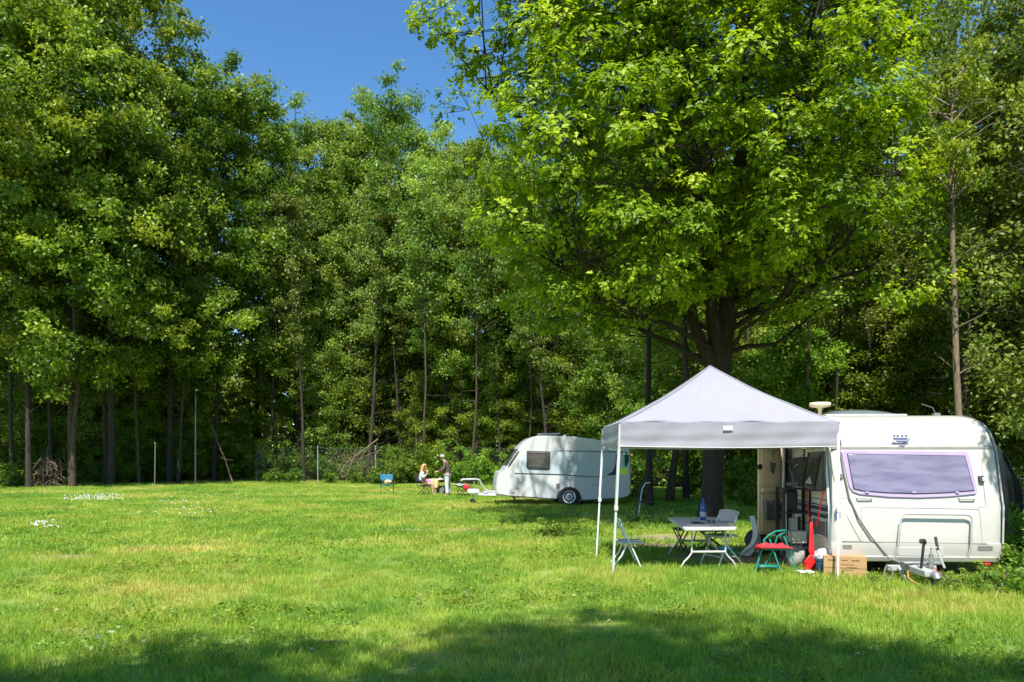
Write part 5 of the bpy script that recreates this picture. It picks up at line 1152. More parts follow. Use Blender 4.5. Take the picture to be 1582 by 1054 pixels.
def red_tools():
    d = 10.65
    t = thing('broom', "red-handled broom leaning on the caravan wall, left of the two red tools", 'broom', (W(1252, d), d, 0), world=True)
    MB().tube([at(1246, 757, 11.0), at(1250, 800, 10.85), at(1254, 862, d)], .012, 8).build('handle', M['red'], t)
    q = [at(1246, 868, d), at(1262, 868, d), at(1264, 886, d), at(1242, 886, d)]
    MB().prism([(p.x, p.z) for p in q], lambda x, z: (x, d - .05, z), lambda x, z: (x, d + .0, z)).build('broom_head', M['red'], t, bevel=.01)
    for k in range(9): MB().bar((W(1244 + k * 2.2, d), d - .02, H(886, d)), (W(1243.5 + k * 2.3, d), d - .03, .0), .012).build('bristle', M['red'], t)
    d = 10.45
    t = thing('dustpan', "red long-handled dustpan leaning on the caravan wall beside the broom", 'dustpan', (W(1254, d), d, 0), world=True)
    MB().tube([at(1272, 757, 10.36), at(1266, 790, 10.45), at(1262, 812, d + .1)], .011, 8).build('handle', M['red'], t)
    q = [(1260, 808), (1264, 809), (1262, 850), (1264, 860), (1255, 861), (1253, 852)]
    MB().prism([(W(a, d), H(b, d)) for a, b in q], lambda x, z: (x, d + .0 + z * .25, z), lambda x, z: (x, d + .03 + z * .25, z)).build('grip', M['red'], t, bevel=.008)
    q = [(1253, 858), (1262, 858), (1272, 868), (1268, 893), (1241, 893), (1244, 868)]
    po = MB().prism([(W(a, d), H(b, d)) for a, b in q], lambda x, z: (x, d - .02 + z * .25, z), lambda x, z: (x, d + .01 + z * .25, z)).build('pan', M['red'], t, bevel=.006)
    for a, b in ((1241, 1244), (1268, 1272)): MB().bar((W(a, d), d - .05, H(893, d) + .0), (W(b, d), d - .04, H(868, d)), .012, .05).build('pan_rim', M['red'], po)
red_tools()
def rack():
    d = 11.2; x0, x1 = W(1206, d), W(1247, d); t = thing('shelf_rack', "black wire shelf rack standing against the caravan beside its doorway", 'shelf', ((x0 + x1) / 2, d, 0)); w = (x1 - x0) / 2; zt = H(753, d)
    for a in (-w, w):
        for b in (-.13, .15): MB().box((a, b, zt / 2), (.042, .036, zt)).build('post', M['black'], t)
    for z_ in (zt - .02, .80, .32, .12): MB().box((0, .01, z_), (2 * w, .3, .022)).build('shelf', M['black'], t, bevel=.003)
    zr = H(883, d)
    def item(name, lab, cat, px0, px1, py0, py1, mt, yy=0, dd=.16, bev=.02):
        o = MB().box((0, 0, (H(py0, d) - H(py1, d)) / 2), (W(px1, d) - W(px0, d), dd, H(py0, d) - H(py1, d))).build(name, M[mt], None, bevel=bev); o.location = ((W(px0, d) + W(px1, d)) / 2, d + yy, H(py1, d)); tag(o, lab, cat); return o
    item('rolled_mat', "dark olive rolled mat standing on the rack's upper shelf", 'mat', 1214, 1232, 756, 789, 'charcoal', .02, .16, .05)
    item('storage_box', "pale beige box on the rack's lower shelf", 'box', 1220, 1241, 820, 838.5, 'cream_side', -.02, .2, .006)
    item('tall_carton', "grey tall carton on the rack's middle shelf", 'carton', 1219, 1229, 800, 819, 'pale_grey', -.03, .1, .006)
    item('flask', "black flask standing on the rack's middle shelf", 'flask', 1232, 1236, 798, 819, 'black', -.02, .05, .012)
    tt = thing('rolled_poles', "bundle of pale poles standing inside the rack's left side", 'poles', (W(1211, d), d - .06, .13))
    for k in range(3): MB().tube([(k * .016 - .016, 0, 0), (k * .012 - .012, .01, .95)], .010, 6).build('pole', M['white_metal'], tt)
rack()
def wd(px, off=.06):
    """distance at which the sight line through a photo column meets the caravan's side, off metres in front of it"""
    return (CX0 - off - .061 * 10.22) / ((px - HX) / F - .061)
def on_wall(name, pts, mt, par, o0, o1, bev=.0):
    A = [at(p[0], p[1], wd(p[0], o1)) for p in pts]; B = [at(p[0], p[1], wd(p[0], o1)) + Vector((o1 - o0, 0, 0)) for p in pts]; n = len(pts)
    return MB().add(A + B, [tuple(range(n)), tuple(range(2 * n - 1, n - 1, -1))] + [(i, i + n, (i + 1) % n + n, (i + 1) % n) for i in range(n)]).build(name, M[mt], par, bevel=bev)
def wt(name, pts, r, mt, par, off): return MB().tube([at(a, b, wd(a, off)) for a, b in pts], r, 6).build(name, M[mt], par)
def hanging_things():
    t = thing('folded_chair', "black folded camp chair hung on the caravan wall above the rack", 'chair', (4.45, 11.6, 0), world=True)
    on_wall('fabric_panel', [(1225, 707), (1241, 706), (1246, 714), (1240, 733), (1240, 752), (1216, 751), (1214, 746), (1228, 744), (1224, 730), (1221, 722)], 'charcoal', t, .03, .08, .006)
    wt('arm_rod', [(1205, 712), (1222, 714), (1226, 713)], .006, 'grey_plastic', t, .10)
    wt('frame_tube', [(1220, 722), (1226, 745)], .014, 'grey_fabric', t, .10); wt('frame_tube', [(1226, 722), (1232, 718)], .007, 'pale_grey', t, .10)
    on_wall('foot_bar', [(1214, 745), (1232, 745), (1232, 751), (1214, 751)], 'grey_fabric', t, .08, .11, .006)
    t = thing('folded_lounger', "dark folded lounger with white triangle hung nearest the caravan's front corner", 'lounger', (4.45, 10.9, 0), world=True)
    on_wall('mesh_panel', [(1249, 699), (1272, 697), (1271.5, 758), (1240, 756), (1240, 750), (1246, 722)], 'grey_fabric', t, .02, .06, .006)
    on_wall('pocket', [(1250, 707), (1266, 707), (1263, 714), (1259, 716), (1254, 714)], 'charcoal', t, .06, .07)
    on_wall('dark_panel', [(1252, 712), (1264, 716), (1258, 752), (1241, 748)], 'black', t, .06, .068)
    on_wall('white_triangle', [(1250.5, 736), (1253.5, 748), (1243.5, 746.5)], 'bag', t, .068, .078)
    for P in ([(1249, 699), (1246, 722), (1240, 750)], [(1272, 697), (1271.5, 758), (1240, 757)], [(1268, 702), (1258, 755)]): wt('frame_tube', P, .009, 'black', t, .075)
    t = thing('bead_string', "string of dark beads hanging by the gazebo hem above the folded chair", 'beads', (W(1242, 10.9), 10.9, 0), world=True)
    for k in range(5): MB().ball(at(1242 + (k % 2) * .8, 695 + k * 4, 10.7), .018, 10, 6).build('bead', M['black'], t)
    MB().tube([at(1242, 690, 10.7), at(1242.5, 714, 10.7)], .004, 5).build('string', M['black'], t)
    t = thing('hand_brush', "dark hand brush hanging on the open caravan door", 'brush', (W(1195, 12), 12, 0), world=True)
    MB().tube([at(1195, 695, 11.9), at(1194, 708, 11.9)], .008, 6).build('brush_handle', M['black'], t)
    q = [(1190, 714), (1199, 716), (1195, 733), (1191, 729)]; MB().prism([(W(a, 11.9), H(b, 11.9)) for a, b in q], lambda x, z: (x, 11.88, z), lambda x, z: (x, 11.92, z)).build('brush_head', M['seal'], t, bevel=.006)
    MB().tube([at(1186, 713, 11.88), at(1205, 711, 11.88)], .005, 5).build('hanging_rod', M['grey_plastic'], t)
hanging_things()
def blanket():
    d = 12.3
    t = thing('blanket', "pale grey patterned blanket draped over a dark heap beside the caravan door", 'blanket', (W(1160, d), d, 0), world=True)
    def fn(u, v):
        top = Vector((W(1164 + 12 * u, d), d + .1 + .3 * u, H(798 + 8 * u, d))); bot = Vector((W(1137 + 42 * u, d), d - .25 + .35 * u, .03 + .01 * math.sin(u * 12)))
        p = top.lerp(bot, v ** .9); p += Vector((.03 * math.sin(u * 16 + v * 3), -.06 * math.sin(u * 13 + v * 4), .012 * math.sin(v * 16 + u * 7))); p.y -= .12 * math.sin(v * 3.14); p.x += .10 * math.sin(v * 3.14) * (1 - u); return p
    MB().grid(fn, 30, 26).build('cloth', M['blanket'], t, smooth=70, solid=.008)
    h = thing('dark_heap', "heap of black bags under the patterned blanket left of the step stool", 'bags', (W(1176, 12.5), 12.55, 0))
    MB().ball((-.04, .05, .2), (.2, .2, .22), 18, 12, .08, random.Random(4)).build('sack', M['charcoal'], h); MB().ball((.02, -.14, .12), (.2, .17, .14), 16, 10, .1, random.Random(5)).build('sack', M['black'], h)
    t = thing('plastic_tray', "light blue plastic tray lying on the ground behind the table legs", 'tray', (W(1120, 12.6), 12.6, .01)); MB().lathe((0, 0, 0), [(.08, 0), (.1, .01), (.14, .07), (.15, .075), (.13, .06), (.09, .02)], 20).build('tray', M['cyan'], t)
    t = thing('plastic_disc', "mint green plastic disc on the ground between table and blanket", 'disc', (W(1137, 12.5), 12.5, .01)); MB().lathe((0, 0, 0), [(.13, 0), (.14, .015), (.13, .03), (.1, .02)], 20).build('disc', M['mint'], t)
m, nt, out = nodes("patterned_blanket"); tc = nt.nodes.new("ShaderNodeTexCoord"); vo = nt.nodes.new("ShaderNodeTexVoronoi"); vo.inputs['Scale'].default_value = 30; nt.links.new(tc.outputs['Object'], vo.inputs['Vector'])
r_ = ramp(nt, [(.10, (.30, .28, .30)), (.25, (.66, .65, .66)), (.8, (.78, .77, .77))]); nt.links.new(vo.outputs['Distance'], r_.inputs[0]); b_ = nt.nodes.new("ShaderNodeBsdfPrincipled"); b_.inputs['Roughness'].default_value = .9; nt.links.new(r_.outputs[0], b_.inputs['Base Color']); nt.links.new(b_.outputs[0], out.inputs[0]); M['blanket'] = m
blanket()
def bent_chair():
    d = 20; t = thing('lawn_chair', "lone lawn chair with bent white frame among the dark trunks", 'chair', (W(992, d), d, 0)); k = d / F; x = lambda px: (px - 992) * k
    for yy, mt in ((-.12, 'white_metal'), (.25, 'seal')): MB().tube([(x(985), yy, 0), (x(988), yy, .45), (x(991), yy, .78), (x(996), yy, .92), (x(1003), yy, .95)], .016, 8).build('frame_tube', M[mt], t)
    MB().box((x(997), 0, .42), (.45, .48, .03)).build('seat', M['charcoal'], t, bevel=.01)
    for yy in (-.25, .25): MB().tube([(x(997), yy, .42), (x(1008), yy, 0)], .014, 6).build('leg', M['seal'], t)
bent_chair()
def dark_tent():
    t = thing('covered_tent', "dark tarpaulin-covered shelter behind the cream caravan's right side", 'shelter', (8.9, 14.5, 0))
    def fn(u, v):
        a = u * math.pi; x = -1.1 * math.cos(a); z = 2.05 * math.sin(a) ** .55; s = 1 - .12 * v
        return (x * s + .05 * math.sin(v * 9 + u * 5), v * 1.5, z * s + .05 * math.sin(u * 17 + v * 6) - .06 * math.sin(v * 7))
    MB().grid(fn, 26, 16).build('tarpaulin', M['dark_tarp'], t, smooth=60, solid=.01)
    def f2(u, v):
        a = math.pi * u; x = -1.1 * math.cos(a); zt = 2.05 * max(0, math.sin(a)) ** .55; return (x, .0 + .07 * math.sin(u * 22 + v * 3), zt * v)
    MB().grid(f2, 30, 12).build('front_flap', M['dark_tarp'], t, smooth=60)
    for x in (-1.05, 1.05): MB().tube([(x, 0, 0), (x, 0, 1.2)], .02, 6).build('pole', M['black'], t)
dark_tent()

# ------------------------------------------------------------------ people and their camp chairs at the back
def skin_obj(name, J, E, mt, parent, root=0, sub=1):
    """J: joint list (x, y, z, radius); E: edges"""
    me = bpy.data.meshes.new(name); me.from_pydata([j[:3] for j in J], E, []); me.materials.append(mt)
    o = bpy.data.objects.new(name, me); col.objects.link(o); o.parent = parent
    md = o.modifiers.new("skin", 'SKIN'); md.use_smooth_shade = True
    if not me.skin_vertices: me.skin_vertices.new() if hasattr(me.skin_vertices, 'new') else None
    lay = me.skin_vertices[0].data
    for k, j in enumerate(J):
        r = j[3]; lay[k].radius = (r, r) if not hasattr(r, '__len__') else r; lay[k].use_root = (k == root)
    s = o.modifiers.new("sub", 'SUBSURF'); s.levels = sub; s.render_levels = sub
    return o
def hand(parent, wrist, d, side=1):
    """palm with five fingers, reaching along d"""
    w = Vector(wrist); d = Vector(d).normalized(); s = d.cross(Vector((0, 0, 1))); s = s.normalized() if s.length > .1 else Vector((0, 1, 0)); n = s.cross(d)
    m = MB(); m.tube([w, w + d * .035, w + d * .085], [.022, .036, .034], 8)
    for k, L_ in enumerate((.055, .07, .076, .068)):
        b = w + d * .08 + s * (k - 1.5) * .019; m.tube([b, b + d * L_ * .5, b + d * L_ * .85 - n * .02, b + d * L_ * .9 - n * .035], [.0095, .009, .008, .006], 6)
    b = w + d * .03 - s * .032 * side; m.tube([b, b + d * .03 - s * .022 * side, b + d * .06 - s * .028 * side], [.012, .010, .007], 6)
    return m.build('hand', M['skin'], parent, smooth=60)
def head(parent, c, f, hair, long=False):
    """face details and hair round the head centre c, looking along f"""
    c = Vector(c); f = Vector(f).normalized(); s = Vector((-f.y, f.x, 0)).normalized(); u = s.cross(f) * -1
    if u.z < 0: u = -u
    for k in (-1, 1): MB().ball(c + f * .088 + s * k * .032 + u * .012, .011, 8, 6).build('eye', M['black'], parent)
    MB().tube([c + f * .085 + u * .015, c + f * .115 - u * .018, c + f * .09 - u * .03], [.008, .015, .008], 6).build('nose', M['skin'], parent)
    MB().tube([c + f * .09 - u * .055 - s * .022, c + f * .097 - u * .055, c + f * .09 - u * .055 + s * .022], .006, 6).build('mouth', M['pink'], parent)
    for k in (-1, 1): MB().ball(c + s * k * .078 - u * .005, (.014, .02, .03), 8, 6).build('ear', M['skin'], parent)
    g = random.Random(9); m = MB(); V = []; n, mm = 18, 10
    for i in range(mm + 1):
        th = math.pi * i / mm * (.62 if not long else .8)
        for k in range(n):
            a = 2 * math.pi * k / n; dirv = f * math.cos(a) * math.sin(th) + s * math.sin(a) * math.sin(th) + u * math.cos(th)
            r = .112 + g.uniform(-.004, .006); front_ = dirv.dot(f)
            if front_ > .35 and dirv.dot(u) < .35: r = .07
            V.append(c + dirv * r - f * .012 + u * .01)
    m.add(V, [(i * n + k, (i + 1) * n + k, (i + 1) * n + (k + 1) % n, i * n + (k + 1) % n) for i in range(mm) for k in range(n)])
    if long:
        for k in range(9):
            a = math.pi * (.5 + k / 8); b = c + f * math.cos(a) * .085 + s * math.sin(a) * .09
            m.tube([b + u * .04, b - u * .08 - f * .02, b - u * .2 - f * .02 + s * g.uniform(-.02, .02), b - u * .29 - f * .01], [.03, .035, .028, .008], 6)
    m.build('hair', M[hair], parent, smooth=60)
def stander():
    d = 30.3; t = thing('person', "person standing bent forward in brown jacket and pale trousers beside the small table", 'person', (W(691, d), d, 0))
    hd = (-.20, 0, 1.58)
    J = [(0, 0, .92, .13), (-.0, 0, 1.1, .12), (-.03, 0, 1.28, .15), (-.10, 0, 1.42, .075), (-.15, 0, 1.49, .05), (-.185, 0, 1.56, .082), (-.205, 0, 1.64, .085),
         (-.07, -.19, 1.37, .055), (-.13, -.23, 1.12, .042), (-.38, -.14, 1.02, .030), (-.07, .19, 1.37, .055), (-.11, .23, 1.12, .042), (-.36, .14, 1.03, .030),
         (.0, -.1, .86, .10), (-.01, -.1, .48, .062), (.02, -.1, .09, .042), (-.11, -.11, .03, .034), (.0, .1, .86, .10), (.03, .1, .48, .062), (.07, .1, .09, .042), (-.06, .11, .03, .034)]
    E = [(0, 1), (1, 2), (2, 3), (3, 4), (4, 5), (5, 6), (2, 7), (7, 8), (8, 9), (2, 10), (10, 11), (11, 12), (0, 13), (13, 14), (14, 15), (15, 16), (0, 17), (17, 18), (18, 19), (19, 20)]
    skin_obj('body', J, E, M['skin'], t, 0, 2)
    JJ = [(.01, 0, .80, .18), (.0, 0, 1.05, .165), (-.02, 0, 1.28, .185), (-.09, 0, 1.42, .10), (-.07, -.2, 1.36, .075), (-.13, -.24, 1.12, .062), (-.34, -.16, 1.03, .046), (-.07, .2, 1.36, .075), (-.11, .24, 1.12, .062), (-.32, .16, 1.04, .046)]
    skin_obj('jacket', JJ, [(0, 1), (1, 2), (2, 3), (2, 4), (4, 5), (5, 6), (2, 7), (7, 8), (8, 9)], M['jacket'], t, 0, 2)
    JT = [(0, 0, .93, .15), (.0, -.1, .84, .115), (-.01, -.1, .48, .09), (.02, -.1, .08, .078), (.0, .1, .84, .115), (.03, .1, .48, .09), (.07, .1, .08, .078)]
    skin_obj('trousers', JT, [(0, 1), (1, 2), (2, 3), (0, 4), (4, 5), (5, 6)], M['pale_trousers'], t, 0, 2)
    for y_, x_ in ((-.1, .0), (.1, .05)): MB().ball((x_ - .05, y_, .035), (.14, .05, .04), 12, 8).build('shoe', M['grey_plastic'], t)
    hand(t, (-.38, -.14, 1.02), (-.9, .1, -.15)); hand(t, (-.36, .14, 1.03), (-.9, -.1, -.15), -1)
    head(t, (-.20, 0, 1.61), (-.75, -.15, -.62), 'grey_hair')
stander()
def camp_chair(label, px, d, rot, fabric, frame='black', back=True, hb=.86):
    t = thing('camp_chair', label, 'chair', (W(px, d), d, 0), rot); w = .27
    for s in (-1, 1):
        MB().bar((s * w, -.24, 0), (s * w, .2, .42), .018).build('leg', M[frame], t); MB().bar((s * w, .24, 0), (s * w, -.2, .42), .018).build('leg', M[frame], t)
        if back: MB().bar((s * w, .2, .40), (s * (w + .01), .32, hb), .018).build('back_post', M[frame], t)
        if back: MB().bar((s * w, -.22, .38), (s * w, -.22, .62), .016).build('arm_post', M[frame], t); MB().box((s * w, .02, .63), (.06, .5, .02)).build('armrest', M[frame], t)
    MB().bar((-w, -.24, .02), (w, -.22, .36), .015).build('cross_tube', M[frame], t); MB().bar((w, -.24, .02), (-w, -.22, .36), .015).build('cross_tube', M[frame], t)
    MB().grid(lambda u, v: ((u - .5) * 2 * w, -.22 + v * .44, .42 - .05 * math.sin(u * math.pi) * math.sin(v * 3.14)), 10, 8).build('seat', M[fabric], t, solid=.01)
    if back: MB().grid(lambda u, v: ((u - .5) * 2 * w, .24 + v * .09 + .05 * math.sin(u * math.pi), .56 + v * (hb - .56)), 10, 8).build('backrest', M[fabric], t, solid=.01)
    return t
camp_chair("empty petrol-blue camp chair standing alone left of the two people", 598, 32.2, R(14), 'teal_cloth')
t_ = thing('cushion', "small orange and cream item lying on the empty blue camp chair", 'cushion', (W(599, 32.0), 32.05, .47)); MB().ball((0, 0, .07), (.16, .06, .09), 12, 8, .1, random.Random(1)).build('cover', M['cream_cloth'], t_); MB().ball((.0, -.05, .07), (.05, .03, .04), 10, 6).build('patch', M['orange'], t_)
camp_chair("black camp chair under the seated person in pink", 655, 31.0, R(78), 'charcoal')
camp_chair("empty black camp chair between standing person and caravan drawbar", 716, 30.2, R(-100), 'charcoal', hb=.6)
t_ = thing('red_bag', "small red bag hanging on the black camp chair by the drawbar", 'bag', (W(721, 29.7), 29.75, .27)); MB().ball((0, 0, .12), (.13, .07, .12), 12, 8, .15, random.Random(3)).build('bag_body', M['red_cloth'], t_); MB().tube([(-.06, 0, .2), (0, 0, .34), (.07, 0, .2)], .01, 6).build('strap', M['red_cloth'], t_)
t_ = thing('folded_cloth', "pale grey cloth lying over the black camp chair by the drawbar", 'cloth', (W(711, 30.1), 30.1, .44)); MB().grid(lambda u, v: ((u - .5) * .6, (v - .5) * .4, .05 + .03 * math.sin(u * 9 + v * 4)), 14, 10).build('cloth', M['pale_grey'], t_, solid=.03)
def sitter():
    d = 30.9; t = thing('person', "seated person with long strawberry-blonde hair, white top and pink skirt", 'person', (W(655, d), d, 0))
    J = [(-.06, 0, .54, .14), (-.10, 0, .72, .12), (-.09, 0, .92, .13), (-.06, 0, 1.02, .06), (-.03, 0, 1.08, .045), (.0, 0, 1.16, .082), (.01, 0, 1.23, .082),
         (-.08, -.17, .96, .05), (-.02, -.22, .74, .038), (.16, -.08, .95, .027), (-.08, .17, .96, .05), (-.02, .22, .74, .038), (.16, .07, .97, .027),
         (.08, -.1, .52, .095), (.36, -.11, .50, .065), (.40, -.11, .10, .042), (.50, -.11, .04, .034), (.08, .1, .52, .095), (.34, .12, .50, .065), (.33, .12, .10, .042), (.43, .12, .04, .034)]
    E = [(0, 1), (1, 2), (2, 3), (3, 4), (4, 5), (5, 6), (2, 7), (7, 8), (8, 9), (2, 10), (10, 11), (11, 12), (0, 13), (13, 14), (14, 15), (15, 16), (0, 17), (17, 18), (18, 19), (19, 20)]
    skin_obj('body', J, E, M['skin'], t, 0, 2)
    skin_obj('top', [(-.07, 0, .58, .155), (-.10, 0, .74, .145), (-.09, 0, .92, .155), (-.07, 0, 1.01, .08), (-.08, -.18, .95, .068), (-.03, -.23, .76, .056), (.08, -.16, .86, .045), (-.08, .18, .95, .068), (-.03, .23, .76, .056), (.08, .15, .87, .045)],
             [(0, 1), (1, 2), (2, 3), (2, 4), (4, 5), (5, 6), (2, 7), (7, 8), (8, 9)], M['white_cloth'], t, 0, 2)
    skin_obj('skirt', [(-.06, 0, .55, .16), (.12, 0, .55, .17), (.33, 0, .53, .16)], [(0, 1), (1, 2)], M['pink'], t, 0, 2)
    for y_, x_ in ((-.11, .45), (.12, .38)): MB().ball((x_, y_, .035), (.12, .045, .04), 12, 8).build('shoe', M['jacket'], t)
    hand(t, (.16, -.08, .95), (-.1, .3, 1)); hand(t, (.16, .07, .97), (-.1, -.3, 1), -1)
    head(t, (.01, 0, 1.21), (.97, -.1, -.2), 'blonde', long=True)
sitter()
def camp_table():
    d = 31.2; t = thing('camp_table', "small round camp table with cream cloth between the two people", 'table', (W(677, d), d, 0))
    MB().lathe((0, 0, .68), [(.30, -.02), (.36, -.015), (.37, 0), (.36, .015), (.01, .02)], 28).build('table_top', M['white_metal'], t)
    for a in (0, 2.1, 4.2): MB().bar((.28 * math.cos(a + .5), .28 * math.sin(a + .5), 0), (-.1 * math.cos(a + .5), -.1 * math.sin(a + .5), .67), .02).build('leg', M['black'], t)
    c = thing('tablecloth', "cream cloth hanging down the left of the small round table", 'cloth', (W(671, d), d - .12, 0))
    MB().grid(lambda u, v: ((u - .5) * .42, -.24 + .05 * math.sin(u * 14) * v, .71 - v * .36 - .06 * math.sin(u * 3.14) * v), 20, 8).build('cloth', M['cream_cloth'], c, solid=.008, smooth=60)
    b = thing('cool_box', "dark grey cool box standing under the small round table", 'box', (W(681, d), d, 0)); MB().box((0, 0, .17), (.36, .26, .34)).build('box_body', M['grey_plastic'], b, bevel=.02); MB().box((0, 0, .37), (.38, .28, .05)).build('lid', M['charcoal'], b, bevel=.015)
    p = thing('plate', "white plate of food on the small round table", 'plate', (W(680, d), d - 0.030, .702)); MB().lathe((0, 0, 0), [(.06, 0), (.11, .012), (.12, .018), (.1, .012), (.01, .006)], 20).build('dish', M['white_metal'], p); MB().ball((0, 0, .02), (.06, .05, .03), 10, 6, .2, random.Random(7)).build('food', M['cream_cloth'], p)
camp_table()

# ------------------------------------------------------------------ fence, posts, dead wood, ground litter
def fence():
    pts = [(396, 47.6), (491, 46.2), (580, 45.0), (655, 46.0), (735, 45.2), (810, 44.6)]
    P = [Vector((W(px, d), d, 0)) for px, d in pts]; t = thing('wire_fence', "chain-link fence with green posts along the back of the lawn", 'fence', tuple(P[0]), world=True); h = 2.2
    for k, p in enumerate(P): MB().tube([p, p + Vector((0, 0, h + .12))], .03, 7).build('post', M['post_grey'] if k in (1, 2) else M['fence_green'], t)
    for k, (a, b) in enumerate(zip(P[:-1], P[1:])):
        L_ = (b - a).length; m = MB(); n = int(L_ / .11); rows_ = int(h / .11); sag = lambda u: -.12 * math.sin(u * math.pi)
        q = lambda i, j: a.lerp(b, min(1, max(0, i / n))) + Vector((0, 0, .03 + (h + sag(i / n)) * j / rows_))
        for i in range(-rows_, n):
            # two diagonal families
            i0, j0 = (i, 0) if i >= 0 else (0, -i); i1 = min(n, i + rows_); j1 = i1 - i
            if i1 > i0: m.bar(q(i0, j0), q(i1, j1), .0035); m.bar(q(i0, rows_ - j0), q(i1, rows_ - j1), .0035)
        o = m.build('wire_mesh', M['fence_green'], t, smooth=0); o['kind'] = 'stuff'
        MB().tube([a.lerp(b, u / 8) + Vector((0, 0, h + .03 + sag(u / 8))) for u in range(9)], .009, 4).build('top_wire', M['fence_green'], t)
fence()
def poles():
    d = 41; t = thing('lamp_post', "slim dark lamp post with small lamp head before the dark left wood", 'lamp post', (W(302, d), d, 0))
    MB().tube([(0, 0, 0), (0, 0, 3), (0.02, 0, 5.4)], [.045, .04, .03], 8).build('pole', M['seal'], t)
    MB().lathe((.12, -.1, 5.25), [(.03, 0), (.10, .02), (.11, .06), (.04, .1)], 14).build('lamp_head', M['grey_plastic'], t)
    d = 40; t = thing('metal_post', "thin grey metal post standing on the left lawn edge", 'post', (W(239, d), d, 0)); MB().tube([(0, 0, 0), (.03, 0, 2.35)], .026, 8).build('pole', M['grey_plastic'], t); MB().box((.03, 0, 2.36), (.09, .09, .04)).build('cap', M['steel'], t)
poles()
def dead_branches():
    g = np.random.default_rng(31)
    def branch(a, b, r, lvl, m):
        P = path(a, b, 4, g, .07 * np.linalg.norm(np.array(b) - np.array(a)) * .4); m.tube(P, [r, r * .8, r * .6, r * .45, r * .25], 5, cap=False)
        if lvl:
            for k in range(4):
                s = np.array(P[1 + k % 4]); dv = (np.array(b) - np.array(a)) * g.uniform(.3, .6) + g.normal(0, .35, 3) * np.linalg.norm(np.array(b) - np.array(a)) * .5; branch(s, s + dv, r * .5, lvl - 1, m)
    d = 44.2; t = thing('fallen_branch', "bare pale fallen branch hung up on the chain-link fence", 'branch', (W(560, d), d, 0)); m = MB(); k = d / F
    branch(((582 - 560) * k, .5, H(678, d)), (-1.0, -.2, H(722, d)), .055, 2, m); branch(((590 - 560) * k, .2, H(694, d)), (.1, 0, H(706, d)), .035, 1, m); m.build('limb', M['dry'], t)
    t = thing('dead_creeper', "dry brown creeper stems matted on the fence left of the blue chair", 'creeper', (W(555, 44.4), 44.4, 0)); m = MB()
    for q in range(90):
        x = g.uniform(-1.7, 1.2); m.tube(path((x, .05, g.uniform(1.0, 2.2)), (x + g.normal(0, .45), g.normal(0, .15), g.uniform(.1, 1.6)), 4, g, .13), [.010, .009, .008, .006, .004], 3, cap=False)
    m.build('stem', M['dry'], t)
    t = thing('brush_pile', "dry brown twigs and leaves heaped against a stump at the far left", 'brush pile', (W(75, 39.5), 39.5, 0)); m = MB()
    for q in range(140):
        a = g.uniform(0, 6.28); r = g.uniform(.1, .55); h = g.uniform(.3, 2.0) * (1 - r * .4); m.tube(path((r * math.cos(a), r * math.sin(a), h), (r * math.cos(a) + g.normal(0, .35), r * math.sin(a) + g.normal(0, .3), max(.02, h - g.uniform(.2, .9))), 3, g, .12), [.006, .014, .014, .010], 3, cap=False)
    m.build('twig', M['dry'], t); MB().tube([(0, 0, 0), (.02, 0, 1.0), (.05, 0, 2.2)], [.25, .2, .12], 9).build('stump', M['bark'], t)
    for px, d, x1, z1, lab in ((360, 45, -1.4, 3.4, "pale dead stem leaning in the wood behind the fence's left end"), (655, 47, -.5, 3.9, "thin white dead sapling standing behind the shrub by the people"), (50, 43, 1.2, 4.2, "crooked pale dead sapling in the dark wood at the far left"), (108, 43.5, -.4, 2.2, "short sunlit broken stem in the dark left wood")):
        t = thing('dead_sapling', lab, 'sapling', (W(px, d), d, 0)); m = MB(); P = path((0, 0, 0), (x1, 0, z1), 5, g, .07); m.tube(P, [.06, .05, .045, .035, .025, .012], 6)
        for q in range(5): s = np.array(P[2 + q % 4]); m.tube([s, s + g.normal(0, .35, 3) + np.array([0, 0, .35])], [.02, .006], 4, cap=False)
        m.build('stem', M['dry'], t)
dead_branches()
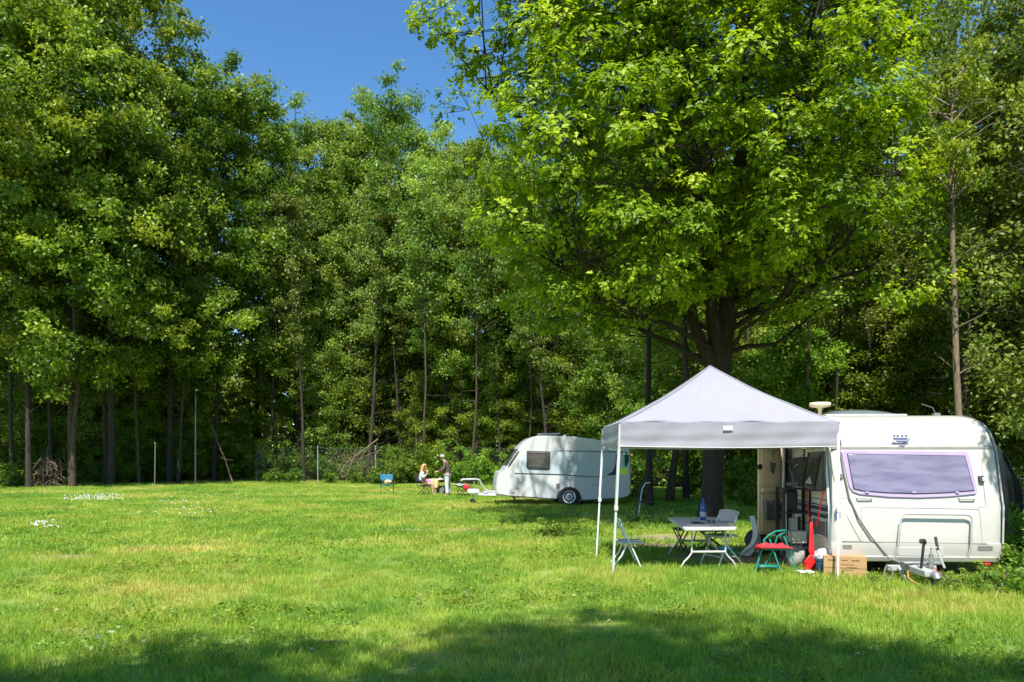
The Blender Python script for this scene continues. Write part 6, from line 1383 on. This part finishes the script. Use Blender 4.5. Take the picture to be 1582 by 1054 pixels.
def daisies():
    g = np.random.default_rng(6)
    for (px0, px1, d0, d1, n, lab) in ((100, 190, 26.5, 31, 200, "drift of small white daisies in the left lawn before the dark wood"), (48, 90, 16.4, 18.3, 60, "small clump of white daisies in the lawn nearer the left edge"), (190, 380, 20, 31, 70, "scattered white daisies dotted across the left lawn")):
        m = MB()
        for k in range(n):
            d = g.uniform(d0, d1); u = np.clip(g.normal(.5, .26), 0, 1); x = W(px0 + (px1 - px0) * u, d); z = .075 + g.uniform(0, .03); r = g.uniform(.010, .019); a0 = g.uniform(0, 6)
            m.add([(x + r * math.cos(a0 + a), d + r * math.sin(a0 + a) , z + r * .5 * math.sin(a0 + a)) for a in (0, 1.05, 2.1, 3.14, 4.19, 5.24)], [(0, 1, 2, 3, 4, 5)])
        o = m.build('daisies', M['white_cloth'], None, smooth=0); tag(o, lab, 'flowers', kind='stuff')
    for k, (px, py, r, mt, lab) in enumerate(((222, 1004, .05, 'bush_leaf', ""), )): pass
    m = MB()
    for k in range(60):
        d = g.uniform(18, 34); x = W(g.uniform(330, 600), d); m.ball((x, d, .09), .014, 6, 4)
    tag(m.build('dandelions', M['lime'], None, smooth=0), "yellow dandelions dotted about the middle of the lawn", 'flowers', kind='stuff')
    for px, py, s, rz, lab in ((145, 857, 0.030, .3, "pale curled leaf lying in the left lawn"), (90, 955, 0.027, 1.2, "pale fallen leaf low in the left lawn"), (222, 1005, 0.036, 2.1, "yellow-green fallen leaf near the bottom left shade"), (712, 893, 0.030, .7, "pale round leaf in the middle of the lawn"), (1010, 955, 0.024, .9, "tiny pale leaf near the foreground shade's edge")):
        d = 1884 / (py - 705); t = thing('fallen_leaf', lab, 'leaf', (W(px, d), d, .07), rz)
        MB().grid(lambda u, v: ((u - .5) * s * 2.2, (v - .5) * s * 1.7 * math.sin(max(.05, u) * 3.0), .014 * math.sin(u * 3) + .02 * abs(v - .5)), 8, 5).build('blade', M['leaf_pale'], t, smooth=60)
        MB().tube([(-s * 1.1, 0, .0), (-s * 1.7, .01, -.02)], .0025, 5).build('stalk', M['dry'], t)
    for px, py, s, lab in ((172, 984, .04, "flat pale stone in the lawn at the lower left"), (482, 1010, .02, "small dark-sided stone beside the foreground shade"), (940, 808, .10, "pale stone lying in the shade beyond the gazebo's left leg")):
        d = 1884 / (py - 705); t = thing('stone', lab, 'stone', (W(px, d), d, .02)); MB().ball((0, 0, .02), (s, s * .7, min(.04, s * .45)), 14, 9, .08, random.Random(px)).build('rock', M['stone'], t)
    d = 6.3; t = thing('twig', "thin pale twig lying at the edge of the foreground shade", 'twig', (W(515, d), d, .06), .1); MB().tube([(-.09, 0, 0), (-.02, .01, .012), (.06, 0, .006), (.09, .01, 0)], [.005, .0045, .004, .002], 6).build('stick', M['dry'], t); MB().tube([(.0, .008, .01), (.03, .03, .02)], .0025, 5).build('side_shoot', M['dry'], t)
M['leaf_pale'] = mat("pale_leaf", (.38, .42, .16), .6, vary=.25, scale=30)
daisies()
